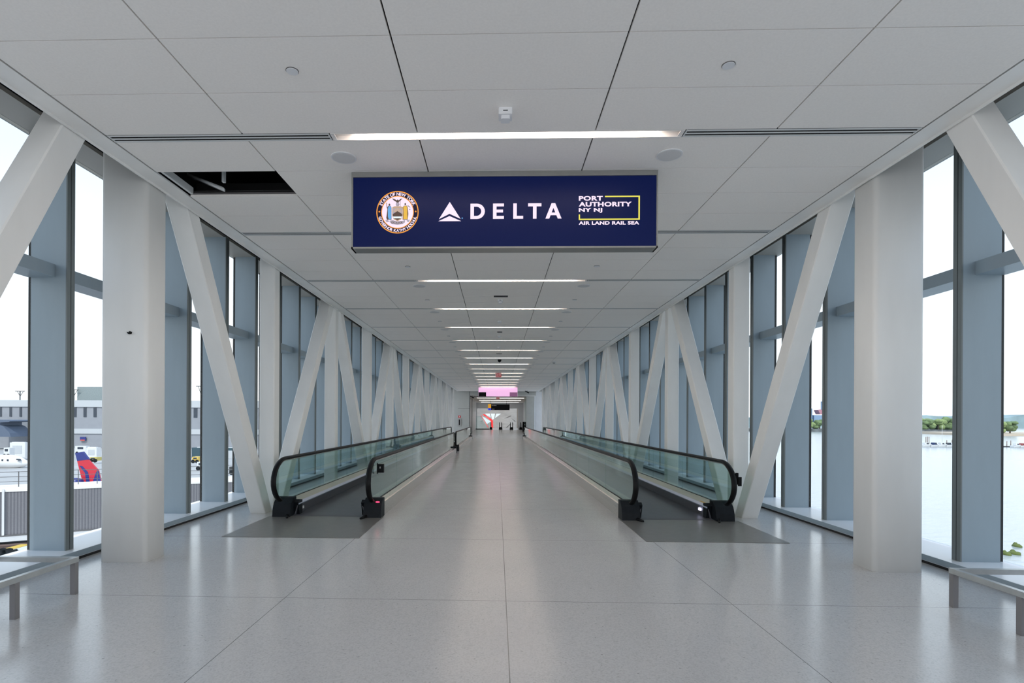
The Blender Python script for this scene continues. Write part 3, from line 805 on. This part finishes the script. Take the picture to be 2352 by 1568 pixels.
# mural
t = thing('lit_mural', 'wall mural with glowing red angled bands and pale triangles on marble', 'mural')
YA = 86.0
MB().box(-3.4, 3.4, YA, YA+.2, 0, 3.8, marble).build('marble_panel', t)
def ax(x): return (1000+x/7.84-1141)/F*YA+.0
def az(y): return 1.627-((820+y/7.84)-960.4)/F*YA
def mural(pts, m, name, d=1):
    q = [(ax(x), az(y)) for x, y in pts]
    MB().prism(q, YA-.03*d, YA-.002, m, 'y').build(name, t)
mural([(835, 1030), (870, 1030), (1010, 1125), (1024, 1150), (1028, 1275), (1002, 1275), (990, 1165), (985, 1150)], s_red, 'red_band')
mural([(806, 1050), (822, 1050), (950, 1270), (932, 1270)], s_pred, 'pale_red_band')
mural([(820, 1058), (985, 1158), (920, 1205)], s_ice, 'pale_facet')
mural([(880, 1018), (965, 1018), (985, 1085), (935, 1070)], s_ice, 'pale_facet')
mural([(985, 1018), (1060, 1018), (1045, 1110), (1010, 1130)], s_ice, 'pale_facet')
mural([(1085, 1018), (1170, 1018), (1060, 1100)], s_ice, 'pale_facet')
mural([(1220, 1110), (1280, 1080), (1350, 1050), (1350, 1064), (1282, 1090)], vein_m, 'marble_vein')
mural([(1350, 1095), (1430, 1155), (1425, 1164)], vein_m, 'marble_vein')
mural([(1260, 1270), (1330, 1205), (1335, 1215), (1275, 1272)], vein_m, 'marble_vein')
mural([(780, 1165), (840, 1145), (840, 1152)], vein_m, 'marble_vein')
MB().box(ax(1455), ax(1475), YA-.04, YA-.002, 0.1, az(925), mat('bronze_strip', (.25, .21, .17, 1), .4)).build('bronze_edge', t)
# escalator newels at the far landing
def newel_pair(x, label, two=True, w_=.42):
    t = thing('escalator_newel', label, 'escalator newel', 'black escalator newels at the far landing', (x, 79.2, 0))
    b = MB(); b.prism([(-w_/2-.06, 0), (w_/2+.06, 0), (w_/2, .36), (-w_/2, .36)], -.1, .3, blackm, 'y'); b.build('newel_base', t)
    for q in ((-1, 1) if two else (0,)):
        MB().tube([(q*w_*.36, .0, .3), (q*w_*.38, -.16, .5), (q*w_*.38, -.2, .72), (q*w_*.36, -.1, .93), (q*w_*.34, .15, 1.0), (q*w_*.34, .5, 1.0)], .055, blackm, 8).build('handrail', t)
newel_pair(.45, 'paired black escalator newel at the far landing, just right of the red band')
newel_pair(2.02, 'paired black escalator newel at the far landing, right of the middle')
newel_pair(-.93, 'single black escalator newel at the far landing beside the red band', False, .3)
newel_pair(3.35, 'single black escalator newel at the far landing, next to the black bin', False, .34)
newel_pair(-3.45, 'single black escalator newel at the far left end of the glass barrier', False, .2)
t = thing('glass_barrier', 'low glass barrier with black base at the far landing', 'barrier')
MB().box(-3.3, -1.15, 79.3, 79.38, 0, .12, blackm).build('base_rail', t); MB().box(-3.3, -1.15, 79.33, 79.35, .12, 1.9, door_g).build('glass_pane', t)
MB().box(-3.3, -1.15, 79.33, 79.36, 1.9, 1.93, trim_m).build('top_rail', t)
t = thing('litter_bin', 'tall black bin near the right of the far opening', 'bin')
MB().prism(rrect(3.05, 3.52, 67, 67.45, .04), 0.04, 1.2, blackm).build('body', t); MB().prism(rrect(3.08, 3.49, 67.03, 67.42, .04), 0, .05, gap_m).build('plinth', t)
# hanging wayfinding sign
t = thing('wayfinding_sign', 'black hanging direction sign with orange and blue squares in the vestibule', 'sign')
YS = 70.0; wx = lambda p: (p-1141)/F*YS; wz = lambda p: 1.627-(p-960.4)/F*YS
MB().box(wx(1119), wx(1168.5), YS, YS+.15, wz(941.5), wz(928.3), blackm).build('panel', t)
MB().box(wx(1118.8), wx(1126), YS-.01, YS, wz(937.2), wz(928), sign_org).build('orange_square', t)
MB().box(wx(1118.8), wx(1126), YS-.01, YS, wz(941.8), wz(937.2), sign_blu).build('blue_square', t)
for p in (1125.5, 1161.5): MB().box(wx(p)-.02, wx(p)+.02, YS+.05, YS+.09, wz(928.3), 3.87, gap_m).build('hanger_rod', t)
b = MB()
grey_t = mat('lettering_grey', (.4, .38, .4, 1), .6)
for x0, x1, y0, y1 in ((1127.3, 1131.6, 931.9, 930.6), (1132.4, 1134.8, 932.0, 930.3), (1135.6, 1138.2, 932.0, 930.3)): b.box(wx(x0), wx(x1), YS-.006, YS-.001, wz(y0), wz(y1), grey_t)
b.build('upper_lettering', t)
MB().box(wx(1127.3), wx(1133.8), YS-.006, YS-.001, wz(940), wz(939), grey_t).build('lower_lettering', t)
for p in (1120.4, 1124.2): MB().box(wx(p)-.04, wx(p)+.04, YS-.014, YS-.01, wz(940.2), wz(938.9), s_blue).build('pictogram', t)
exit_sign(56.6, 3.83, 'far red EXIT sign half hidden below the pink screen')
# small fittings on the end wall
t = thing('extinguisher_cabinet', 'recessed fire extinguisher cabinet on the far left end wall', 'cabinet')
MB().box(-3.92, -3.58, Y1-.08, Y1-.001, .85, 1.58, extm).build('cabinet_body', t)
MB().box(-3.80, -3.70, Y1-.1, Y1-.08, .95, 1.48, blackm).build('window', t)
t = thing('fire_sign', 'small red sign above the extinguisher cabinet', 'sign')
MB().box(-3.86, -3.64, Y1-.03, Y1-.001, 1.66, 1.88, red_p).build('panel', t)
MB().box(-3.78, -3.73, Y1-.035, Y1-.03, 1.70, 1.84, letter_w).build('symbol', t)
for x, y, lab in ((-2.55, 55.2, 'small black wall camera at the top left of the far opening'), (2.75, 52.2, 'small black ceiling camera near the top right of the far opening')):
    z = 3.85 if y > Y1+.3 else ZC
    t = thing('security_camera', lab, 'camera', loc=(x, y, z))
    MB().box(-.02, .02, -.02, .02, -.12, 0, blackm).build('bracket', t)
    MB().prism([(-.22, -.06), (.16, -.26), (.22, -.2), (-.16, 0)], -.05, .05, blackm, 'y').build('camera_body', t)

# ------------------------------------------------------------------ outdoors, left: apron, terminal, aircraft
GZ = -9.0
conc = mat('apron_concrete', (.42, .41, .40, 1), .8, noise=(.2, .12, (1, 1, 1)))
bld = mat('terminal_grey', (.30, .31, .34, 1), .7, noise=(.5, .05, (1, 1, 1)))
bldw = mat('terminal_band', (.52, .54, .56, 1), .7)
wind = mat('dark_window', (.03, .04, .06, 1), .2)
white_p = mat('aircraft_white', (.80, .80, .80, 1), .25)
tail_r = mat('tail_red', (.62, .02, .04, 1), .3); tail_b = mat('tail_blue', (.02, .03, .20, 1), .3)
gravel = mat('pale_roof', (.85, .82, .78, 1), .8); brown = mat('brown_beam', (.20, .13, .11, 1), .7); offw = mat('off_white', (.72, .72, .72, 1), .5)
yel = mat('yellow_paint', (.75, .50, .08, 1), .5); olive = mat('yellow_box', (.55, .45, .12, 1), .6)
MB().box(-400, -7.5, -40, 400, GZ-1, GZ, conc).build('ground', label='pale concrete apron outside on the left', cat='ground', kind='structure')
R_ = RX
YT = 180.0
t = thing('terminal_building', 'long grey terminal building with slit windows across the apron', 'building')
ZB = lambda py: RZ(100, py, YT)
b = MB(); b.box(-230, -60, YT, YT+40, GZ, ZB(920), bld)
b.box(-230, -60, YT-.3, YT, ZB(934), ZB(918.5), bldw); b.box(-230, -60, YT-.3, YT, ZB(995), ZB(983.5), bldw); b.build('facade', t)
for px, w_ in ((-1, 5.4), (22, 5.6), (45, 5.8), (64.5, 6), (86, 6.2), (107, 6.3), (128, 6.5), (148.5, 6.7), (169.3, 6.8), (192, 7), (215, 7.1), (238, 7.2), (262, 7.4), (420, 8.4), (445, 8.6), (471, 8.8), (497, 9), (523, 9.2), (549, 9.4)):
    MB().box(RX(px, YT), RX(px+w_, YT), YT-.1, YT+.1, ZB(957), ZB(935), wind).build('window', t)
MB().box(RX(177, YT+4), RX(262, YT+4), YT+4, YT+20, ZB(921), ZB(886), mat('louvre_grey', (.25, .29, .29, 1), .6, noise=(3, .1, (1, 1, 1)))).build('roof_plant', t)
YC = 168.0
MB().prism([(RX(x, YC), RZ(30, y, YC)) for x, y in ((-60, 964), (20, 964), (24, 966), (20, 969), (0, 970), (0, 976), (9, 980), (22, 994), (25, 1003), (-60, 1003))], YC, YC+8, mat('canopy_blue', (.10, .13, .19, 1), .6), 'y').build('canopy', t)
MB().box(RX(187, YT), RX(200, YT), YT-.6, YT-.3, RZ(190, 1011, YT), RZ(190, 1003, YT), tail_b).build('facade_sign', t)
MB().box(RX(188, YT), RX(198, YT), YT-.65, YT-.6, RZ(190, 1012, YT), RZ(190, 1009, YT), mat('sign_red_strip', (.6, .1, .08, 1), .6)).build('facade_sign_stripe', t)
def antenna(px, top, label):
    z0 = ZB(920); Ya = YT+3; h = RZ(px, top, Ya)-z0
    t = thing('roof_antenna', label, 'antenna', 'masts on the terminal roof', (RX(px, Ya), Ya, z0))
    MB().box(-.14, .14, 0, .24, 0, h, fit_m).build('mast', t)
    MB().box(-1.7, 1.7, .05, .2, h-.25, h, fit_m).tube([(0, .12, h*.45), (1.2, .12, h-.2)], .09, fit_m, 6).tube([(0, .12, h*.45), (-.9, .12, h-.2)], .09, fit_m, 6).build('crossarm', t)
antenna(45, 897, 'thin roof mast with cross arm at the far left of the terminal')
antenna(169, 894, 'thin roof mast beside the boxy roof plant of the terminal')
antenna(461, 886, 'tall roof mast with cross arm seen right of the thick left column')
def fuselage(x, y, z, L, r, name, label, heading, nose_only=False):
    t = thing(name, label, 'aircraft')
    rings = []
    for f_, rr, dz in ((0, .03, -.25), (.015, .30, -.22), (.04, .55, -.16), (.08, .82, -.06), (.13, 1, 0), (.8, 1, 0), (.92, .6, .25), (1, .12, .45)):
        rings.append([(-f_*L*heading, r*rr*math.cos(a*PI/10), dz*r+r*rr*math.sin(a*PI/10)) for a in range(20)])
    fo = MB().loft(rings, white_p).build('fuselage', t)
    for q in range(10): MB().box(-heading*(3.2+q*1.1)-.14, -heading*(3.2+q*1.1)+.14, -r-.03, -r*.93, .25, .6, wind).build('cabin_window', fo)
    MB().prism([(-heading*.9, .35), (-heading*1.6, .42), (-heading*1.6, .72), (-heading*1.15, .66)], -r*.86, -r*.5, wind, 'y').build('cockpit_window', fo)
    MB().prism([(-L*.42*heading, -.5), (-L*.58*heading, -9), (-L*.64*heading, -9), (-L*.60*heading, -.5)], -r*.5, -r*.5+.25, white_p).build('wing', t)
    MB().tube([(-L*.12*heading, 0, -r*.9), (-L*.12*heading, 0, GZ-z)], .12, gap_m, 8).build('nose_gear', t)
    t.location = (x, y, z)
    return t
a_ = fuselage(RX(67, 110), 110, RZ(40, 1060, 110), 26, 1.42, 'aircraft', 'white jet with rounded nose parked on the apron, left edge', 1)
# second jet's tail
YJ = 70.0; OX, OZ = RX(168, YJ), -6.9
t = thing('aircraft', 'jet whose red and blue tail fin shows left of the thick left column', 'aircraft', loc=(OX, YJ, OZ))
def TP(pts): return [(RX(px, YJ)-OX, RZ(px, py, YJ)-OZ) for px, py in pts]
MB().prism(TP([(173, 1040), (190, 1038), (205, 1057), (226, 1080), (232, 1106), (190, 1106), (183, 1080)]), 0, .22, tail_r, 'y').build('tail_fin', t)
MB().prism(TP([(173, 1040), (191, 1037), (205, 1055), (178, 1058)]), -.03, .25, tail_b, 'y').build('blue_tip', t)
MB().prism(TP([(183, 1069), (190, 1070), (203, 1084), (207, 1106), (199, 1106), (196, 1086)]), -.03, -.002, tail_b, 'y').build('blue_stripe', t)
MB().prism(TP([(222, 1083), (227, 1080), (233, 1106), (214, 1106)]), -.03, -.002, tail_b, 'y').build('blue_edge', t)
rings = []
for f_, rr in ((-1.2, .3), (0, .75), (3, 1), (16, 1), (18, .7), (19, .1)):
    rings.append([(f_, .1+1.3*rr*math.cos(a*PI/9), -1.15+1.3*rr*math.sin(a*PI/9)) for a in range(18)])
MB().loft(rings, white_p).build('fuselage', t)
MB().loft([[(x_, -1.2+r_*math.cos(a*PI/7), -.0+r_*math.sin(a*PI/7)) for a in range(14)] for x_, r_ in ((-.9, .35), (-.3, .62), (1.4, .68), (2.0, .55))], tail_b).build('engine', t)
# low annex with corrugated wall just outside, turned a little towards the bridge
AL = (-32.7, 36.4, 0); AR = math.radians(28.4)
t = thing('annex_building', 'low flat-roofed annex with corrugated grey wall outside the left windows', 'building', loc=AL); t.rotation_euler.z = AR
L0, L1 = -26, 25
MB().box(L0, L1, 0, .4, -6.4, -3.5, corr_m).build('corrugated_wall', t)
MB().box(L0, L1, -.05, 3.6, -3.5, -3.38, gravel).build('roof', t)
MB().box(L0, L1, 3.2, 3.6, GZ, -3.5, bld).build('rear_wall', t)
MB().box(L0, L1, -.75, .02, -6.72, -6.5, offw).build('ledge', t)
MB().box(L0, L1, -.1, .0, -6.5, -6.40, fit_m).build('gutter', t)
MB().box(L0, L1, -.5, -.2, -7.5, -6.9, brown).build('girder', t)
MB().box(L0, L1, -.6, -.1, -7.02, -6.9, brown).box(L0, L1, -.6, -.1, -7.6, -7.5, brown).build('girder_flange', t)
MB().box(-.62, -.5, -.15, -.03, -6.4, -3.3, offw).build('downpipe', t)
t = thing('roof_railing', 'thin dark railing along the annex roof', 'railing', loc=AL); t.rotation_euler.z = AR
for i in range(26):
    x = -6+i*1.15
    MB().box(x, x+.05, 1.9, 1.95, -3.38, -2.3, fit_m).build('post', t)
b = MB()
for z in (-2.34, -2.68, -3.02): b.box(-8, L1, 1.9, 1.94, z, z+.035, fit_m)
b.build('rail', t)
# plant and vehicles around the apron
def boxy(name, px0, px1, py0, py1, Y, m, label, cat, extra=None, mm=None):
    z = lambda p: RZ((px0+px1)/2, p, Y)
    x0, x1 = R_(px0, Y), R_(px1, Y); z1 = z(py0); z0 = min(z(py1), z1-.3)
    t = thing(name, label, cat, loc=((x0+x1)/2, Y, z0))
    w2 = (x1-x0)/2; h = z1-z0
    MB().prism(rrect(-w2, w2, 0, max(1.5, w2*.9), min(.15, w2*.2), 2), 0, h, m).build('body', t)
    if extra: extra(t, w2, h)
    return t
def fan(t, w2, h):
    MB().box(-w2*.6, w2*.6, -.05, 0, h*.25, h*.8, bldw).build('grille', t)
    MB().box(-w2*.8, w2*.8, .2, .8, h, h+.15, offw).build('cap', t)
def wheels(t, w2, h):
    for q in (-.6, .6): MB().prism([(q*w2+.35*math.cos(a*PI/6), .05+.35*math.sin(a*PI/6)) for a in range(12)], -.1, .1, blackm, 'y').build('wheel', t)
    MB().box(-w2*.5, w2*.5, -.04, 0, h*.55, h*.85, wind).build('windscreen', t)
boxy('rooftop_unit', 22, 58, 1016, 1050, 130, offw, 'white boxy air unit above the white jet, left edge', 'air unit', fan)
boxy('rooftop_unit', 198, 222, 1028, 1050, 120, offw, 'white boxy unit behind the red tail', 'air unit', fan)
boxy('service_truck', 172, 198, 1024, 1040, 150, offw, 'pale service truck parked before the terminal', 'truck', wheels)
boxy('service_truck', 8, 22, 1028, 1046, 125, offw, 'small white service truck at the far left', 'truck', wheels)
boxy('baggage_cart', 206, 222, 1050, 1058, 95, olive, 'small olive baggage cart behind the red tail', 'cart', wheels)
boxy('service_truck', 441, 456, 1049, 1060, 105, yel, 'yellow service vehicle seen right of the thick left column', 'truck', wheels)
boxy('service_truck', 452, 471, 1061, 1076, 90, offw, 'white service vehicle in front of the yellow one', 'truck', wheels)
boxy('glass_pavilion', 440, 560, 1028, 1060, 140, mat('dark_teal_glass', (.03, .07, .09, 1), .3), 'dark teal glazed block low on the far apron', 'building', fan)
boxy('parked_van', 526, 560, 1072, 1086, 80, gap_m, 'dark van seen between the fins near the slanted brace', 'van', wheels)
boxy('belt_loader', 2, 26, 1262, 1268, 33, yel, 'yellow ground equipment below the annex girder', 'loader', wheels)
boxy('service_truck', 30, 62, 1262, 1276, 32.5, offw, 'white vehicle roof below the annex girder', 'truck', wheels)

# ------------------------------------------------------------------ outdoors, right: water, shore, boats
WZ = -10.0
def water():
    m = bpy.data.materials.new('bay_water'); m.use_nodes = True; n = m.node_tree; L = n.links.new
    b = n.nodes['Principled BSDF']; b.inputs['Base Color'].default_value = (.40, .43, .44, 1); b.inputs['Roughness'].default_value = .18
    t = n.nodes.new('ShaderNodeTexCoord'); mp = n.nodes.new('ShaderNodeMapping'); mp.inputs['Scale'].default_value = (.35, 1.2, 1)
    x = n.nodes.new('ShaderNodeTexNoise'); x.inputs['Scale'].default_value = .9; x.inputs['Detail'].default_value = 6
    bp = n.nodes.new('ShaderNodeBump'); bp.inputs['Strength'].default_value = .5; bp.inputs['Distance'].default_value = .25
    L(t.outputs['Object'], mp.inputs[0]); L(mp.outputs[0], x.inputs[0]); L(x.outputs[0], bp.inputs['Height']); L(bp.outputs[0], b.inputs['Normal'])
    return m
MB().box(7.5, 2500, -60, 2500, WZ-1, WZ, water()).build('water', label='bright calm bay water outside the right windows', cat='water', kind='stuff')
leaf = mat('foliage', (.14, .20, .08, 1), .8, noise=(.25, .45, (1, 1, 1))); leaf2 = mat('foliage_light', (.24, .31, .12, 1), .8, noise=(.3, .35, (1, 1, 1)))
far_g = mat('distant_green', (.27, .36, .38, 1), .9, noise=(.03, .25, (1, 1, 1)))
rock = mat('shore_rock', (.14, .15, .15, 1), .9, noise=(.2, .4, (1, 1, 1))); sand = mat('shore_sand', (.55, .46, .36, 1), .9)
rnd = random.Random(3)
def blob(mb, x, y, z, rx, ry, rz, m, r=rnd):
    n, k = 9, 6; rings = []
    for j in range(1, k):
        th_ = PI*j/k
        rings.append([(x+rx*math.sin(th_)*math.cos(2*PI*a/n)*r.uniform(.78, 1.18), y+ry*math.sin(th_)*math.sin(2*PI*a/n), z+rz*math.cos(th_)*r.uniform(.85, 1.15)) for a in range(n)])
    mb.loft(rings, m)
# shore bank along the far side at about 540 m
SHY = 546.0
XR = RX
b = MB(); b.box(XR(1550, SHY), XR(2260, SHY), SHY, SHY+60, WZ, WZ+2.6, rock); b.build('shore', label='dark rock sea wall along the far shore', cat='shore', kind='structure')
b = MB(); b.box(XR(2235, 436), XR(2520, 436), 436, 500, WZ, WZ+1.8, sand); b.build('shore_beach', label='sandy low bank on the far shore at the right edge', cat='shore', kind='structure')
YH = 900
b = MB(); b.prism([(RX(x, YH), RZ(x, y, YH) if y else WZ) for x, y in ((1500, 0), (2600, 0), (2600, 955), (2352, 952), (2335, 955), (2312, 959), (2200, 955), (2182, 957), (2160, 956), (2140, 954), (2128, 953), (2100, 957), (1900, 959), (1700, 958), (1500, 957))], YH, YH+80, far_g, 'y')
b.build('distant_hill', label='hazy green rise behind the far shore', cat='hill', kind='structure')
TREE_I = [0]
def tree(px, Y, h, wd, label, m):
    x = XR(px, Y); t = thing('tree', label, 'tree', 'trees along the far shore', (x, Y+8, WZ+1.5))
    t.location.y += (TREE_I[0] % 3)*9; TREE_I[0] += 1
    b = MB()
    for q in range(9): blob(b, rnd.uniform(-.6, .6)*wd, rnd.uniform(-1, 1), h*rnd.uniform(.22, .80), wd*rnd.uniform(.30, .46), 3.5, h*rnd.uniform(.15, .24), m)
    b.build('crown', t); MB().tube([(0, 0, 0), (0, 0, h*.5)], .5, brown, 6).build('trunk', t)
views = [('the gap left of the right thick column', [1708, 1718, 1858, 1867, 1876, 1885, 1894]), ('the pane right of the thick right column', [2126, 2134, 2143, 2152, 2161, 2170, 2179, 2188, 2197, 2206]), ('the pane at the right edge', [2306, 2315, 2324, 2333, 2342, 2351])]
for vn, pxs in views:
    for i, px in enumerate(pxs):
        Y = 550 if px < 2250 else 440
        h = rnd.uniform(10.5, 12.5) if px < 2250 else rnd.uniform(10.5, 12.5)
        if 2150 < px < 2200: h *= 1.12
        tree(px, Y, h, 8.2 if px < 2250 else 6.6, '%s rounded tree from the left in %s' % (ordn(i), vn), leaf2 if i % 2 else leaf)
# industrial skyline
t = thing('gantry_crane', 'hazy red and blue industrial crane on the skyline', 'crane', loc=(0, 0, 0))
YI = 700.0; ix = lambda p: XR(p, YI); iz = lambda p: RZ(1875, p, YI)
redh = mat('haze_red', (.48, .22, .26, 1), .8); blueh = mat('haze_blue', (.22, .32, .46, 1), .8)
MB().box(ix(1870), ix(1900), YI, YI+20, iz(970), iz(953), blueh).build('hull', t)
MB().prism([(ix(1879), iz(941)), (ix(1900), iz(939)), (ix(1900), iz(951)), (ix(1884), iz(951))], YI, YI+10, redh, 'y').build('boom_house', t)
MB().box(ix(1887), ix(1888.5), YI, YI+2, iz(941), iz(923), blueh).box(ix(1887), ix(1900), YI, YI+2, iz(923.5), iz(921.5), blueh).build('mast', t)
t = thing('industrial_tower', 'hazy red and blue tower block on the skyline left of the crane', 'tower')
MB().box(ix(1846), ix(1863), YI, YI+15, iz(970), iz(938), redh).build('tower_body', t)
MB().box(ix(1863), ix(1866), YI, YI+15, iz(970), iz(938), blueh).box(ix(1846), ix(1860), YI, YI+3, iz(938), iz(927), blueh).build('stack', t)
MB().box(ix(1790), ix(1935), YI+30, YI+50, iz(975), iz(958), blueh).build('industrial_shed', label='long low blue-grey shed behind the shore trees', cat='shed')
# marina
def boat(px, Y, L, label, cover=None, mast=False):
    x = XR(px, Y); t = thing('boat', label, 'boat', 'boats moored at the floating dock', (x, Y, WZ))
    MB().loft([[(-L/2, -1.1, .9), (-L/2, 1.1, .9), (-L/2, .9, .05), (-L/2, -.9, .05)], [(L*.15, -1.2, 1.0), (L*.15, 1.2, 1.0), (L*.15, .8, .05), (L*.15, -.8, .05)],
               [(L/2, -.05, 1.25), (L/2, .05, 1.25), (L*.42, .05, .1), (L*.42, -.05, .1)]], offw, smooth=False).build('hull', t)
    MB().prism([(-L*.25, 1.0), (L*.15, 1.0), (L*.05, 1.9), (-L*.22, 1.9)], -.8, .8, cover or offw, 'y').build('cabin', t)
    MB().prism([(-L*.1, 1.2), (L*.12, 1.2), (L*.05, 1.75), (-L*.1, 1.75)], -.83, -.8, wind, 'y').build('window', t)
    if mast: MB().tube([(0, 0, 1.5), (0, 0, 9.5)], .06, offw, 6).build('mast', t)
YB = 248.0
navyc = mat('boat_cover_navy', (.02, .04, .12, 1), .8)
boat(2128, YB, 4.6, 'white motor boat nearest the thick right column'); boat(2147, YB, 4.4, 'boat with dark navy cover at the dock', navyc)
boat(2164, YB, 4.6, 'white sailing boat with a tall mast at the dock', None, True); boat(2180, YB, 3.4, 'small boat with dark canopy at the dock', wind)
boat(2195, YB, 4.4, 'sailing boat next to the grey fin', None, True)
boat(2335, 247, 3.8, 'white cabin boat at the right edge of the photo'); boat(2349, 247, 3.4, 'boat with a red cabin cut by the right edge', mat('boat_red', (.35, .08, .07, 1), .7))
MB().box(XR(2100, YB+3), XR(2370, YB+3), YB+2.5, YB+4, WZ, WZ+.45, gap_m).build('floating_dock', label='long dark floating dock behind the boats', cat='dock')
def pile(px, h, label):
    MB().tube([(0, 0, 0), (0, 0, h)], .13, brown, 8).build('mooring_pile', label=label, cat='pile', group='mooring piles', loc=(XR(px, YB+3), YB+3, WZ+.45))
for px, h, lab in ((2127, 3.9, 'first tall mooring pile right of the column'), (2130.5, 4.0, 'middle of the three tall mooring piles'), (2134, 3.9, 'third tall mooring pile, by the navy covered boat'),
                   (2175, 2.5, 'short mooring pile left of the small canopy boat'), (2187, 2.6, 'short mooring pile right of the small canopy boat'),
                   (2313, 2.2, 'short mooring pile beside the wide grey fin at the right'), (2322, 2.5, 'mooring pile just left of the right-edge cabin boat')):
    pile(px, h, lab)
wd = mat('seaweed', (.12, .15, .03, 1), .9)
for px, py, r, lab in ((2332, 1272, .38, 'largest green weed clump floating near the right edge'), (2314, 1274, .28, 'small flat weed clump left of the largest one'), (2338, 1255, .32, 'weed clump above the largest one')):
    d_ = ray_dir(px, py); Y = d_.y*(WZ-1.627)/d_.z; b = MB(); blob(b, 0, 0, 0, r, r*1.4, .22, wd); blob(b, r*.3, .3, .05, r*.5, r*.6, .25, wd)
    b.build('weed_clump', label=lab, cat='weed', group='floating weed clumps', loc=(XR(px, Y), Y, WZ+.05))
